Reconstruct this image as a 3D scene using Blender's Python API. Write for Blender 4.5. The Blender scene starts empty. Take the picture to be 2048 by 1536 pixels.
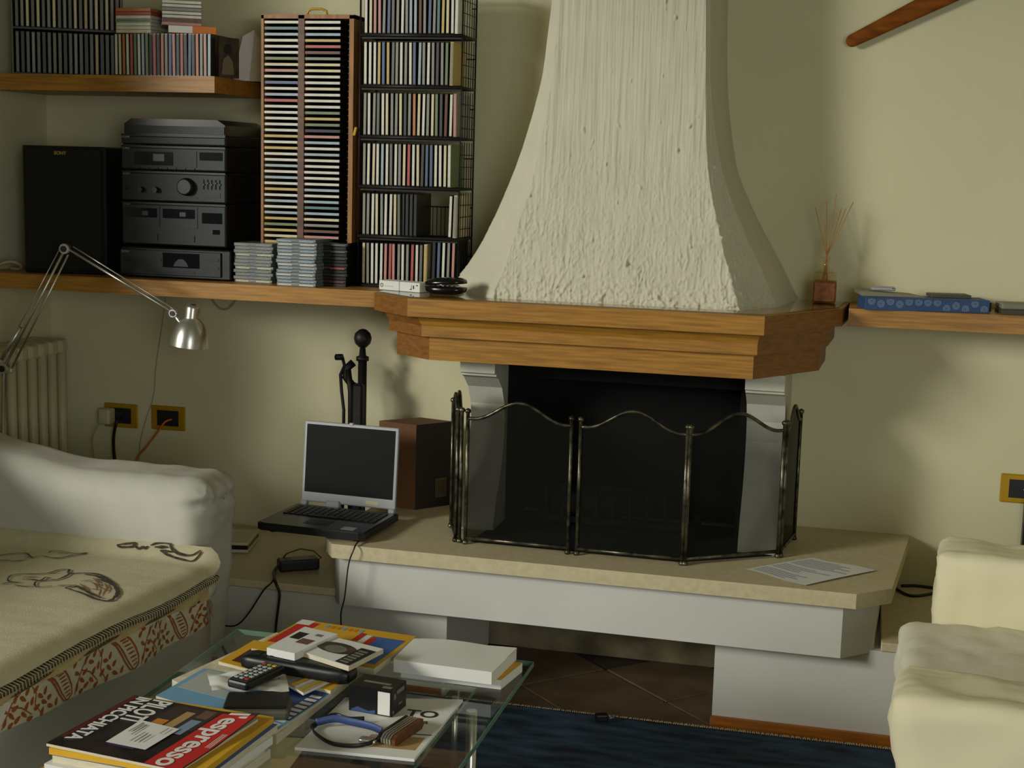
import bpy, bmesh, math, random
from mathutils import Vector, Matrix, noise
random.seed(7)
C = bpy.context.scene.collection
PI = math.pi

# ---------------------------------------------------------------- camera, world, light, exposure
cam = bpy.data.cameras.new('camera'); cam.lens = 2900/2048*36; cam.sensor_width = 36
cam.clip_start = .05
co = bpy.data.objects.new('camera', cam); C.objects.link(co)
co.matrix_world = Matrix(((.97014306, -.06208916, .23445124, 0), (.24100695, .1385114, -.96058849, -4.3),
                          (.02716796, .98841263, .1493398, 1.5), (0, 0, 0, 1)))
bpy.context.scene.camera = co
vs = bpy.context.scene.view_settings
vs.view_transform = 'Standard'; vs.look = 'None'; vs.gamma = 1; vs.exposure = -0.15; vs.use_curve_mapping = False
w = bpy.data.worlds.new('world'); bpy.context.scene.world = w; w.use_nodes = True
w.node_tree.nodes['Background'].inputs[0].default_value = (.75, .85, 1, 1)
w.node_tree.nodes['Background'].inputs[1].default_value = .02

def area(name, loc, direction, sx, sy, power, color):
    l = bpy.data.lights.new(name, 'AREA'); l.shape = 'RECTANGLE'; l.size = sx; l.size_y = sy
    l.energy = power; l.color = color
    o = bpy.data.objects.new(name, l); C.objects.link(o); o.location = loc
    o.rotation_euler = Vector(direction).to_track_quat('-Z', 'Z').to_euler()
    return o
area('window_daylight', (-6.0, -6.0, 2.9), (.70, .71, -.2), 1.2, 1.9, 400, (1, .985, .90))     # sunlit house front seen through the window in the left wall
area('rear_window_daylight', (1.5, -6.0, 1.55), (-.25, 1, -.05), 1.5, 1.6, 56, (.95, .98, 1))       # window behind the camera

# ---------------------------------------------------------------- materials
def lin(c):
    def f(v):
        v /= 255
        return v/12.92 if v <= .04045 else ((v+.055)/1.055)**2.4
    return (f(c[0]), f(c[1]), f(c[2]), 1)
def mat(name, c, rough=.6, metal=0, var=.12, scale=12, stretch=(1, 1, 1), bump=0, bscale=60, c2=None, detail=4, spec=.5, coat=0, dist=.002):
    m = bpy.data.materials.new(name); m.use_nodes = True
    nt = m.node_tree; b = nt.nodes['Principled BSDF']
    b.inputs['Roughness'].default_value = rough; b.inputs['Metallic'].default_value = metal
    b.inputs['Specular IOR Level'].default_value = spec; b.inputs['Coat Weight'].default_value = coat
    a = lin(c); d = lin(c2) if c2 else tuple(v*(1-var) for v in a[:3])+(1,)
    tc = nt.nodes.new('ShaderNodeTexCoord'); mp = nt.nodes.new('ShaderNodeMapping')
    nt.links.new(tc.outputs['Object'], mp.inputs[0]); mp.inputs['Scale'].default_value = stretch
    n = nt.nodes.new('ShaderNodeTexNoise'); n.inputs['Scale'].default_value = scale; n.inputs['Detail'].default_value = detail
    nt.links.new(mp.outputs[0], n.inputs['Vector'])
    r = nt.nodes.new('ShaderNodeValToRGB'); r.color_ramp.elements[0].position = .35; r.color_ramp.elements[1].position = .65
    r.color_ramp.elements[0].color = d; r.color_ramp.elements[1].color = a
    nt.links.new(n.outputs['Fac'], r.inputs[0]); nt.links.new(r.outputs[0], b.inputs['Base Color'])
    if bump:
        n2 = nt.nodes.new('ShaderNodeTexNoise'); n2.inputs['Scale'].default_value = bscale; n2.inputs['Detail'].default_value = 5
        nt.links.new(mp.outputs[0], n2.inputs['Vector'])
        bp = nt.nodes.new('ShaderNodeBump'); bp.inputs['Strength'].default_value = bump; bp.inputs['Distance'].default_value = dist
        nt.links.new(n2.outputs['Fac'], bp.inputs['Height']); nt.links.new(bp.outputs[0], b.inputs['Normal'])
    return m
def seethrough(name, c, alpha, rough=.5, glossy=False, tint=(1, 1, 1)):
    m = bpy.data.materials.new(name); m.use_nodes = True; nt = m.node_tree
    out = nt.nodes['Material Output']; nt.nodes.remove(nt.nodes['Principled BSDF'])
    t = nt.nodes.new('ShaderNodeBsdfTransparent'); t.inputs[0].default_value = (*tint, 1); mx = nt.nodes.new('ShaderNodeMixShader')
    if glossy:
        g = nt.nodes.new('ShaderNodeBsdfGlossy'); g.inputs[0].default_value = (1, 1, 1, 1); g.inputs['Roughness'].default_value = .02
        fr = nt.nodes.new('ShaderNodeFresnel'); fr.inputs[0].default_value = 1.4
        ge = nt.nodes.new('ShaderNodeNewGeometry'); iv = nt.nodes.new('ShaderNodeMath'); iv.operation = 'SUBTRACT'; iv.inputs[0].default_value = 1
        mu = nt.nodes.new('ShaderNodeMath'); mu.operation = 'MULTIPLY'; nt.links.new(ge.outputs['Backfacing'], iv.inputs[1])
        nt.links.new(fr.outputs[0], mu.inputs[0]); nt.links.new(iv.outputs[0], mu.inputs[1]); nt.links.new(mu.outputs[0], mx.inputs[0])
    else:
        g = nt.nodes.new('ShaderNodeBsdfDiffuse'); g.inputs[0].default_value = lin(c); mx.inputs[0].default_value = alpha
    nt.links.new(t.outputs[0], mx.inputs[1]); nt.links.new(g.outputs[0], mx.inputs[2]); nt.links.new(mx.outputs[0], out.inputs[0])
    return m
M = {}
M['wall'] = mat('wall_paint', (212, 207, 170), .9, var=.05, scale=3, bump=.15, bscale=180)
M['hood'] = mat('hood_plaster', (204, 200, 177), .8, var=.06, scale=9, bump=.35, bscale=90)
M['plaster'] = mat('white_plaster', (208, 207, 199), .85, var=.05, scale=5, bump=.2, bscale=200)
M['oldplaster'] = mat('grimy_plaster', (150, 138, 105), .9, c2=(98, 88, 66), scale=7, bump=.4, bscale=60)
M['stone'] = mat('limestone', (206, 194, 158), .55, c2=(196, 182, 144), scale=60, detail=8, bump=.08, bscale=120)
M['jamb'] = mat('jamb_stone', (205, 205, 188), .7, var=.08, scale=18, bump=.15)
M['oak'] = mat('oak_wood', (176, 126, 46), .45, c2=(143, 98, 32), scale=9, stretch=(.9, 9, 16), detail=8, bump=.12, bscale=30)
M['oakend'] = mat('shaded_oak_end_grain', (140, 92, 34), .5, c2=(118, 74, 26), scale=9, stretch=(6, 1, 16), detail=6)  # end grain, its tone deepened to carry shade on the mantel's cut corners
M['oakdark'] = mat('stained_wood', (104, 62, 26), .5, c2=(78, 44, 18), scale=9, stretch=(1.5, 9, 9), detail=6)
M['towerwood'] = mat('beech_wood', (160, 108, 42), .5, c2=(130, 84, 30), scale=10, stretch=(9, 9, 1), detail=6)
M['towerdark'] = mat('dark_slot_wood', (74, 44, 20), .6, var=.2)
M['skirt'] = mat('baseboard_wood', (172, 104, 34), .45, c2=(140, 80, 24), scale=8, stretch=(1, 8, 12), detail=6)
M['soot'] = mat('sooty_brick', (9, 8, 7), .98, c2=(5, 5, 5), scale=14, bump=.4, bscale=30)
M['ash'] = mat('burnt_log', (26, 22, 18), .95, c2=(10, 9, 8), scale=20, bump=.6)
M['iron'] = mat('wrought_iron', (30, 29, 27), .5, .4, var=.3, bump=.15, bscale=150)
M['meshd'] = seethrough('folded_wire_mesh', (24, 24, 20), .86)
M['pewter'] = mat('aged_metal', (120, 116, 98), .34, .85, c2=(58, 56, 46), scale=40)
M['mesh'] = seethrough('wire_mesh', (30, 31, 26), .58)
M['blackp'] = mat('black_plastic', (17, 18, 19), .42, var=.15)
M['blackgloss'] = mat('glossy_black_plastic', (12, 12, 14), .16, var=.1)
M['grille'] = mat('speaker_cloth', (13, 13, 12), .9, var=.25, scale=200)
M['hifi'] = mat('hifi_grey_panel', (33, 41, 41), .5, .1, var=.08, scale=30)
M['hifidark'] = mat('hifi_dark_window', (16, 19, 19), .12, var=.1)
M['hifilid'] = mat('smoked_lid', (40, 41, 35), .22, var=.1)
M['gold'] = mat('gold_badge', (200, 170, 90), .35, .7)
M['silver'] = mat('brushed_aluminium', (196, 196, 188), .3, .9, var=.06, scale=60)
M['silverp'] = mat('silver_plastic', (165, 168, 170), .4, .3, var=.05)
M['screen'] = mat('dark_lcd_panel', (14, 15, 14), .5, var=.1, spec=.15)
M['keys'] = mat('laptop_keys', (24, 26, 28), .5, var=.2)
M['deck'] = mat('laptop_deck', (46, 54, 58), .35, .2, var=.1)
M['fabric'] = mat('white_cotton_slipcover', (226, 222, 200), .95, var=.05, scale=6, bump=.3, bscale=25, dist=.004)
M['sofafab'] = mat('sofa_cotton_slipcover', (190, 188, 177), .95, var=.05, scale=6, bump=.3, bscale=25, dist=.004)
M['fabricy'] = mat('cream_cotton_slipcover', (228, 220, 184), .95, var=.05, scale=6, bump=.3, bscale=22, dist=.004)
M['throw'] = mat('cream_wool_throw', (210, 202, 168), .97, var=.08, scale=40, bump=.4, bscale=260)
M['throwback'] = mat('throw_reverse', (196, 176, 122), .97, var=.1, scale=40, bump=.3, bscale=260)
M['ink'] = mat('black_print', (44, 38, 34), .95, c2=(90, 78, 60), scale=90)
M['sepia'] = mat('brown_print', (150, 104, 50), .95, var=.25, scale=60)
M['rustink'] = mat('rust_print', (158, 84, 40), .95, var=.15, scale=60)
M['stitch'] = mat('blanket_stitch', (112, 100, 74), .95, c2=(52, 46, 34), scale=150)
M['stitchw'] = mat('pale_stitch', (205, 196, 160), .95)
M['rug'] = mat('blue_wool_pile', (56, 82, 108), .98, c2=(22, 36, 56), scale=14, stretch=(.5, 2, 1), bump=.8, bscale=300, dist=.004)
M['fringe'] = mat('rug_fringe', (190, 178, 140), .95)
M['tile'] = mat('terracotta_tile', (112, 92, 68), .5, c2=(92, 74, 52), scale=8, bump=.1)
M['grout'] = mat('grout', (70, 56, 40), .95)
M['glass'] = seethrough('clear_glass', (0, 0, 0), 0, glossy=True, tint=(.97, .985, .975))
M['glassedge'] = mat('green_glass_edge', (112, 150, 132), .15, var=.2)
M['bottle'] = seethrough('bottle_glass', (0, 0, 0), 0, glossy=True, tint=(.95, .92, .82))
M['oil'] = mat('amber_oil', (160, 92, 34), .45, c2=(112, 58, 22), scale=60)
M['reed'] = mat('reed_stick', (186, 138, 70), .8)
M['brass'] = mat('brass_socket_plate', (186, 146, 22), .4, .25, var=.1)
M['sockd'] = mat('dark_socket_insert', (26, 26, 34), .5)
M['ivory'] = mat('ivory_plastic', (190, 184, 150), .5)
M['orange'] = mat('orange_cable_plastic', (214, 120, 24), .5)
M['cablew'] = mat('pale_cable_plastic', (170, 160, 120), .6)
M['card'] = mat('brown_cardboard', (120, 82, 46), .85, c2=(100, 66, 36), scale=5)
M['cardd'] = mat('dark_box_side', (40, 26, 18), .8)
M['tag'] = mat('box_label', (104, 84, 52), .8)
M['radiator'] = mat('radiator_enamel', (186, 178, 140), .45, var=.04)
M['paper'] = mat('white_paper', (226, 226, 220), .85, var=.03)
M['paperg'] = mat('printed_grey_text', (176, 178, 182), .85, var=.2, scale=120)
M['pages'] = mat('page_edges', (222, 214, 188), .9, c2=(196, 186, 158), scale=30, stretch=(1, 1, 60))
M['photo'] = mat('dark_photograph', (30, 26, 22), .35, c2=(80, 66, 50), scale=18)
M['navyprint'] = mat('night_city_print', (22, 20, 26), .3, c2=(54, 44, 44), scale=22, detail=8)
M['bluebox'] = mat('blue_box', (44, 74, 122), .6, var=.12, scale=30)
M['paleblue'] = mat('pale_blue_print', (128, 152, 176), .6)
M['darkbox'] = mat('black_carton', (16, 17, 20), .35)
M['fanwood'] = mat('mahogany', (134, 74, 12), .65, c2=(104, 56, 8), scale=8, stretch=(2, 8, 8), detail=6, spec=.15)
M['jewel'] = mat('clear_case_edge', (128, 138, 140), .3, c2=(70, 76, 76), scale=30, stretch=(3, 3, 30))
M['smoke'] = mat('smoky_rack_side', (84, 82, 68), .4)
M['case'] = mat('dark_case_plastic', (18, 17, 15), .3, var=.1)
def flat(n, c, r=.55, **k):
    if n not in M: M[n] = mat(n, c, r, var=.08, **k)
    return M[n]
PAL = {'w': ('white', (214, 212, 196)), 'c': ('cream', (212, 200, 158)), 'g': ('grey', (140, 138, 126)), 'd': ('dark grey', (62, 62, 58)),
       'k': ('black', (24, 24, 24)), 'b': ('blue', (58, 84, 130)), 'l': ('pale blue', (160, 186, 200)), 't': ('teal', (60, 120, 120)),
       'r': ('red', (196, 60, 44)), 'p': ('pink', (206, 130, 118)), 'o': ('orange', (206, 112, 40)), 'y': ('yellow', (212, 178, 76)),
       'n': ('brown', (104, 62, 30)), 'e': ('green', (110, 130, 84)), 's': ('smoky grey', (104, 106, 92))}
for k, (n, c) in PAL.items():
    c = tuple(v*.74+g*.26 for v, g in zip(c, (150, 148, 138))) if k in 'rpobylt' else c
    M['sp_'+k] = mat('spine_'+n.replace(' ', '_'), c, .45, var=.16, scale=60, stretch=(1, 1, 1))

# ---------------------------------------------------------------- mesh helpers
class B:
    def __init__(s): s.bm = bmesh.new()
    def verts(s, pts): return [s.bm.verts.new(p) for p in pts]
    def box(s, x0, x1, y0, y1, z0, z1, mi=0, bev=0, seg=1, mtx=None):
        tb = bmesh.new()
        bmesh.ops.create_cube(tb, size=1)
        for v in tb.verts: v.co = Vector(((x0+x1)/2+v.co.x*(x1-x0), (y0+y1)/2+v.co.y*(y1-y0), (z0+z1)/2+v.co.z*(z1-z0)))
        if bev: bmesh.ops.bevel(tb, geom=tb.edges[:], offset=bev, segments=seg, affect='EDGES', profile=.5)
        return s.merge(tb, mi, mtx)
    def merge(s, tb, mi=0, mtx=None):
        mp = {}
        for v in tb.verts: mp[v] = s.bm.verts.new(mtx @ v.co if mtx else v.co)
        for f in tb.faces:
            try: nf = s.bm.faces.new([mp[v] for v in f.verts]); nf.material_index = mi; nf.smooth = f.smooth
            except ValueError: pass
        tb.free(); return s
    def face(s, pts, mi=0):
        f = s.bm.faces.new(s.verts(pts)); f.material_index = mi; return s
    def prism(s, poly, a0, a1, axis='z', mi=0, mi_side=None):
        def P(u, v, a): return {'z': (u, v, a), 'x': (a, u, v), 'y': (u, a, v)}[axis]
        lo = s.verts([P(u, v, a0) for u, v in poly]); hi = s.verts([P(u, v, a1) for u, v in poly]); n = len(poly)
        f = s.bm.faces.new(lo[::-1]); f.material_index = mi
        f = s.bm.faces.new(hi); f.material_index = mi
        for i in range(n):
            f = s.bm.faces.new((lo[i], lo[(i+1) % n], hi[(i+1) % n], hi[i])); f.material_index = mi if mi_side is None else mi_side
        return s
    def tube(s, pts, r, n=8, mi=0, smooth=True, rz=None):
        pts = [Vector(p) for p in pts]; rings = []
        up = None
        for i, p in enumerate(pts):
            d = (pts[min(i+1, len(pts)-1)]-pts[max(i-1, 0)]).normalized()
            if up is None or abs(up.dot(d)) > .95: up = Vector((0, 0, 1)) if abs(d.z) < .9 else Vector((1, 0, 0))
            a = d.cross(up).normalized(); b = a.cross(d).normalized(); up = b
            rr = r[i] if isinstance(r, (list, tuple)) else r
            rings.append(s.verts([p+a*math.cos(t*2*PI/n)*rr+b*math.sin(t*2*PI/n)*(rr if rz is None else rz) for t in range(n)]))
        for q, t in zip(rings, rings[1:]):
            for i in range(n):
                f = s.bm.faces.new((q[i], q[(i+1) % n], t[(i+1) % n], t[i])); f.material_index = mi; f.smooth = smooth
        for q in (rings[0], rings[-1]):
            f = s.bm.faces.new(q); f.material_index = mi
        return s
    def lathe(s, prof, c=(0, 0, 0), n=24, mi=0, mtx=None, cap=True):
        rings = []
        for r, z in prof:
            ring = []
            for t in range(n):
                p = Vector((r*math.cos(t*2*PI/n), r*math.sin(t*2*PI/n), z))
                ring.append(s.bm.verts.new((mtx @ p if mtx else p)+Vector(c)))
            rings.append(ring)
        for q, t in zip(rings, rings[1:]):
            for i in range(n):
                f = s.bm.faces.new((q[i], q[(i+1) % n], t[(i+1) % n], t[i])); f.material_index = mi; f.smooth = True
        if cap:
            for q in (rings[0][::-1], rings[-1]):
                f = s.bm.faces.new(q); f.material_index = mi
        return s
    def grid(s, fn, nu, nv, mi=0, smooth=True):
        vs = [[s.bm.verts.new(fn(i/nu, j/nv)) for j in range(nv+1)] for i in range(nu+1)]
        for i in range(nu):
            for j in range(nv):
                f = s.bm.faces.new((vs[i][j], vs[i+1][j], vs[i+1][j+1], vs[i][j+1])); f.material_index = mi; f.smooth = smooth
        return s
    def ribbon(s, pts, wd, zf, mi=0):
        # flat printed stroke lying on a surface; zf(x, y) gives height
        L = []; P = [Vector((x, y, 0)) for x, y in pts]
        Q = []
        for a, b in zip(P, P[1:]):
            k = max(1, int((b-a).length/.006))
            Q += [a.lerp(b, t/k) for t in range(k)]
        Q.append(P[-1])
        for i, p in enumerate(Q):
            d = (Q[min(i+1, len(Q)-1)]-Q[max(i-1, 0)]); d = d.normalized() if d.length > 1e-6 else Vector((1, 0, 0))
            nn = Vector((-d.y, d.x, 0)); ww = wd*(.45+.55*math.sin(PI*min(.95, max(.08, i/max(1, len(Q)-1)))))*(.8+.5*noise.noise(p*60))
            a, b = p+nn*ww/2, p-nn*ww/2
            L.append((s.bm.verts.new((a.x, a.y, zf(a.x, a.y))), s.bm.verts.new((b.x, b.y, zf(b.x, b.y)))))
        for q, t in zip(L, L[1:]):
            f = s.bm.faces.new((q[0], q[1], t[1], t[0])); f.material_index = mi
        return s
    def soft(s, x0, x1, y0, y1, z0, z1, r, n=14, amp=.004, fq=9, mi=0, seed=0, puff=0, mtx=None, fn=None):
        # rounded, slightly rumpled cushion block
        tb = bmesh.new(); bmesh.ops.create_cube(tb, size=2)
        bmesh.ops.subdivide_edges(tb, edges=tb.edges[:], cuts=n, use_grid_fill=True)
        c = Vector(((x0+x1)/2, (y0+y1)/2, (z0+z1)/2)); h = Vector(((x1-x0)/2, (y1-y0)/2, (z1-z0)/2)); rr = min(r, min(h)*.98)
        for v in tb.verts:
            q = v.co.copy()
            e = [math.copysign(abs(q[i])**.75, q[i]) for i in range(3)]
            p = Vector((e[0]*h.x, e[1]*h.y, e[2]*h.z))
            inn = Vector([max(-h[i]+rr, min(h[i]-rr, p[i])) for i in range(3)])
            d = p-inn
            if d.length > 1e-6: p = inn+d.normalized()*rr
            if puff: p += Vector((0, 0, math.copysign(1, q.z)*puff*(1-q.x**2)*(1-q.y**2) if abs(q.z) > .99 else 0))
            nv = noise.noise_vector((p+c)*fq+Vector((seed, 0, 0)))*amp+noise.noise_vector((p+c)*fq*3.1+Vector((seed, 5, 0)))*amp*.45
            v.co = fn(c+p+nv) if fn else c+p+nv
        for f in tb.faces: f.smooth = True
        return s.merge(tb, mi, mtx)
    def done(s, name, mats, parent=None, world=False, loc=None, rot=None, tagv=None, smooth=None, recalc=True):
        if recalc: bmesh.ops.recalc_face_normals(s.bm, faces=s.bm.faces[:])
        me = bpy.data.meshes.new(name); s.bm.to_mesh(me); s.bm.free()
        if not isinstance(mats, (list, tuple)): mats = [mats]
        for m in mats: me.materials.append(M[m] if isinstance(m, str) else m)
        o = bpy.data.objects.new(name, me); C.objects.link(o)
        if parent:
            o.parent = parent
            if world:
                p = parent; off = Vector((0, 0, 0))
                while p: off += p.location; p = p.parent
                me.transform(Matrix.Translation(-off))
        if loc is not None: o.location = loc
        if rot is not None: o.rotation_euler = rot
        if tagv:
            if loc is None:       # origin to the base of the thing
                xs = [v.co for v in me.vertices]
                bb = Vector(((min(v.x for v in xs)+max(v.x for v in xs))/2, (min(v.y for v in xs)+max(v.y for v in xs))/2, min(v.z for v in xs)))
                me.transform(Matrix.Translation(-bb)); o.location = bb
            tag(o, *tagv)
        return o
def tag(o, label, cat, group=None):
    o['label'] = label; o['category'] = cat
    if group: o['group'] = group
def thing(name, label, cat, loc=(0, 0, 0), rz=0, group=None):
    o = bpy.data.objects.new(name, None); C.objects.link(o); o.location = loc; o.rotation_euler = (0, 0, rz)
    tag(o, label, cat, group); return o
def struct(name, b, mats):
    o = b.done(name, mats); o['kind'] = 'structure'; return o
def text(name, body, size, m, parent, loc, rot, ext=.0002, align='LEFT', bold=0, sx=1, length=None):
    cu = bpy.data.curves.new(name, 'FONT'); cu.body = body; cu.size = size; cu.extrude = ext; cu.align_x = align; cu.offset = bold
    t_ = bpy.data.objects.new(name, cu); C.objects.link(t_); bpy.context.view_layer.update()
    me = bpy.data.meshes.new_from_object(t_.evaluated_get(bpy.context.evaluated_depsgraph_get())); bpy.data.objects.remove(t_)
    me.name = name; me.materials.clear(); me.materials.append(M[m])
    o = bpy.data.objects.new(name, me); C.objects.link(o); o.parent = parent
    if length: sx = length/(max(v.co.x for v in me.vertices)-min(v.co.x for v in me.vertices))
    o.location = loc; o.rotation_euler = rot; o.scale = (sx, 1, 1); return o
FRONT = (PI/2, 0, 0)
WORDS = 'first second third fourth fifth sixth seventh eighth ninth tenth eleventh twelfth thirteenth fourteenth fifteenth sixteenth seventeenth eighteenth nineteenth'.split()
TENS = {20: 'twentieth', 30: 'thirtieth', 40: 'fortieth'}
def ordn(i):
    if i < 20: return WORDS[i-1]
    if i in TENS: return TENS[i]
    return {2: 'twenty-', 3: 'thirty-', 4: 'forty-'}[i//10]+WORDS[i % 10-1]

ZS = 1.128     # shelf and mantel top
YW = .08       # back wall
# ---------------------------------------------------------------- room
XL = -2.685; XR = 2.3; YR = -6.2; ZC = 2.75
struct('wall_back', B().box(XL-.2, XR+.2, YW, YW+.2, -.1, ZC), 'wall')
b = B()
b.box(XL-.2, XL, -1.22, YW, -.1, ZC).box(XL-.2, XL, YR, -4.25, -.1, ZC).box(XL-.2, XL, -4.25, -1.22, 2.6, ZC).box(XL-.2, XL, -4.25, -1.22, -.1, .55)
struct('wall_left', b, 'wall')
b = B()
for y0, y1, z0, z1 in ((-4.25, -4.19, .55, 2.6), (-1.28, -1.22, .55, 2.6), (-4.19, -1.28, .55, .61), (-4.19, -1.28, 2.54, 2.6)): b.box(XL-.16, XL-.08, y0, y1, z0, z1)
struct('window_1', b, 'ivory')
struct('wall_right', B().box(XR, XR+.2, YR, YW, -.1, ZC), 'wall')
struct('wall_rear', B().box(XL-.2, XR+.2, YR-.2, YR, -.1, ZC), 'wall')
struct('ceiling', B().box(XL-.2, XR+.2, YR-.2, YW+.2, ZC, ZC+.1), 'wall')
fl = struct('floor', B().box(XL-.2, XR+.2, YR-.2, YW+.2, -.1, -.006), 'grout')
# terracotta tiles laid on the diagonal where the floor shows
tb = B().box(-.148, .148, -.148, .148, -.007, 0, bev=.003); tile0 = tb.done('floor_tile', 'tile', fl)
first = True
for i in range(-14, 15):
    for j in range(-14, 15):
        x = (i-j)*.3/math.sqrt(2)-.7; y = (i+j)*.3/math.sqrt(2)-.35
        if -2.0 < x < .45 and -2.3 < y < -.02 and not (y > -.3 and (x < -1.35 or x > -.1)):
            o = tile0 if first else tile0.copy()
            if not first: C.objects.link(o)
            first = False
            o.location = (x, y, random.uniform(-.001, .001)); o.rotation_euler = (0, 0, PI/4)
# low masonry plinths left and right of the hearth opening
b = B(); b.box(XL, -1.098, -.5, YW, 0, .255).box(XL, -1.098, -.5, YW, .255, .262)
p1 = struct('trim_1', b, 'plaster')
b = B(); b.box(-.342, XR, -.5, YW, 0, .262)
p2 = struct('trim_2', b, 'plaster')
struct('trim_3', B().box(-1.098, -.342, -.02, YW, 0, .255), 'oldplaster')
struct('trim_4', B().box(XL, -1.43, -.512, YW, .262, .285, bev=.003), 'stone')
struct('trim_5', B().box(.09, XR, -.505, YW, .262, .287, bev=.003), 'stone')
struct('baseboard_left', B().box(XL, -1.11, -.512, -.5, 0, .036), 'skirt')
struct('baseboard_right', B().box(-.346, XR, -.513, -.5, 0, .034), 'skirt')
# radiator on the left wall
rd = thing('radiator', 'pale column radiator standing against the wall in the corner behind the sofa', 'radiator', (XL+.065, -.345, .185))
for k in range(9):
    y = .285-k*.058
    bb = B()
    for dx in (-.055, .0, .055): bb.tube([(dx, y, .03), (dx, y, .67)], .017, 8)
    bb.box(-.07, .07, y-.024, y+.024, .66, .71, bev=.012, seg=2).box(-.07, .07, y-.024, y+.024, 0, .045, bev=.012, seg=2)
    bb.done('radiator_column', 'radiator', rd)

# ---------------------------------------------------------------- wooden wall shelves
def shelf(name, label, x0, x1, y0, z0, z1, y1f=None):
    t = thing(name, label, 'shelf', ((x0+x1)/2, YW, z0))
    y1f = y0 if y1f is None else y1f
    b = B(); b.prism([(x0, YW), (x0, y0+.006), (x1, y1f+.006), (x1, YW)], z0, z1)
    b.done('board', ['oak'], t, world=True)
    b = B(); b.prism([(x0, y0+.006), (x0, y0), (x1, y1f), (x1, y1f+.006)], z0, z1)
    b.done('front_lipping', 'oak', t, world=True)
    return t
shelf('wall_shelf', 'long oak wall shelf carrying the stereo, speaker and CD towers', XL, -1.362, -.325, ZS-.047, ZS)
shelf('wall_shelf', 'shorter upper oak wall shelf above the stereo, holding racked CDs', XL, -1.914, -.27, 1.687, 1.735)
shelf('wall_shelf', 'oak shelf right of the mantel carrying the blue patterned box', -.05, 2.2, -.135, ZS-.05, ZS, y1f=.05 if False else -.06)

# ---------------------------------------------------------------- fireplace
fp = thing('fireplace', 'open corner-cut fireplace with rough white plaster hood and stepped oak mantel', 'fireplace', (-.7, YW, .262))
def lerp_tab(tab, z):
    if z <= tab[0][0]: return tab[0][1]
    for (a, va), (c, vc) in zip(tab, tab[1:]):
        if z <= c:
            t = (z-a)/(c-a); return va+(vc-va)*t
    return tab[-1][1]
def smooth_tab(tab, z): return sum(lerp_tab(tab, z+d) for d in (-.05, -.025, 0, .025, .05))/5 if z > tab[0][0]+.05 else lerp_tab(tab, z)
LO = [(1.128, -1.215), (1.16, -1.175), (1.24, -1.115), (1.33, -1.065), (1.46, -1.005), (1.6, -.955), (1.75, -.918), (1.95, -.897), (2.75, -.885)]
LF = [(1.128, -1.03), (1.2, -1.0), (1.33, -.965), (1.46, -.93), (1.6, -.905), (1.75, -.885), (1.95, -.872), (2.75, -.865)]
RF = [(1.128, -.335), (1.2, -.36), (1.3, -.392), (1.41, -.425), (1.5, -.443), (1.62, -.455), (1.75, -.462), (1.95, -.47), (2.75, -.475)]
RO = [(1.128, -.243), (1.145, -.252), (1.25, -.30), (1.355, -.355), (1.49, -.41), (1.62, -.436), (1.75, -.453), (1.95, -.462), (2.75, -.468)]
YF = [(1.128, -.362), (1.2, -.35), (1.35, -.328), (1.5, -.312), (1.7, -.302), (2.75, -.29)]
YO = [(1.128, -.205), (1.25, -.225), (1.4, -.25), (1.6, -.272), (1.9, -.28), (2.75, -.275)]
def hood_sec(z):
    lo, lf, rf, ro, yf, yo = (smooth_tab(t, z) for t in (LO, LF, RF, RO, YF, YO))
    bx = .035*max(0, (1.5-z)/.4)
    return [Vector((lo-bx, YW, z)), Vector((lo, yo, z)), Vector((lf, yf, z)), Vector((rf, yf, z)), Vector((ro, yo, z)), Vector((ro+.012+bx, YW, z))]
def hood_pt(seg, u, z):
    s = hood_sec(z); return s[seg].lerp(s[seg+1], u)
def rough(p, amt):
    low = max(0, min(1, (1.66-p.z)/.5))
    streak = noise.noise(Vector((p.x*85, p.y*85, p.z*2.6)))*.0015+noise.noise(Vector((p.x*190, p.y*190, p.z*7)))*.0011+noise.noise(Vector((p.x*30, p.y*30, p.z*2)))*.0016
    gate = max(0, noise.noise(p*11+Vector((4, 2, 8)))+.25)
    q = Vector((p.x+.012*noise.noise(p*30), p.y, p.z*.42))
    r1 = 1-abs(noise.noise(q*58+Vector((3, 1, 7))))*2
    nb2 = noise.noise(Vector((p.x*130, p.y*130, p.z*90)))
    drip = (max(0, r1-.45)*.0095*gate+max(0, nb2-.1)*.0055)*low
    base = max(0, min(1, (1.22-p.z)/.08))*max(0, noise.noise(p*75))*.010
    pock = max(0, noise.noise(Vector((p.x*70, p.y*70, p.z*48))+Vector((9, 9, 1)))-.6)*.025
    return (streak+drip+base+pock+noise.noise(p*8)*.003)*amt
hb = B(); NZ = 430
def zz(v): return 1.128+(v**1.25)*(ZC-1.128)
segs = [(0, 10, .15), (1, 20, .35), (2, 320, 1), (3, 50, 1.1), (4, 24, .2)]
cols = []
for sg, n, amt in segs:
    for i in range(n+(1 if sg == 4 else 0)): cols.append((sg, i/n, amt))
vv = []
for j in range(NZ+1):
    z = zz(j/NZ); sec = hood_sec(z); row = []
    for k, (sg, u, amt) in enumerate(cols):
        p = sec[sg].lerp(sec[sg+1], u)
        t = (sec[sg+1]-sec[sg]).normalized(); nrm = Vector((t.y, -t.x, 0))
        if u == 0 and sg > 0:
            t2 = (sec[sg]-sec[sg-1]).normalized(); nrm = (nrm+Vector((t2.y, -t2.x, 0))).normalized()
        row.append(hb.bm.verts.new(p+nrm*rough(p, amt)))
    vv.append(row)
for j in range(NZ):
    for k in range(len(cols)-1):
        f = hb.bm.faces.new((vv[j][k], vv[j][k+1], vv[j+1][k+1], vv[j+1][k])); f.smooth = True
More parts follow.
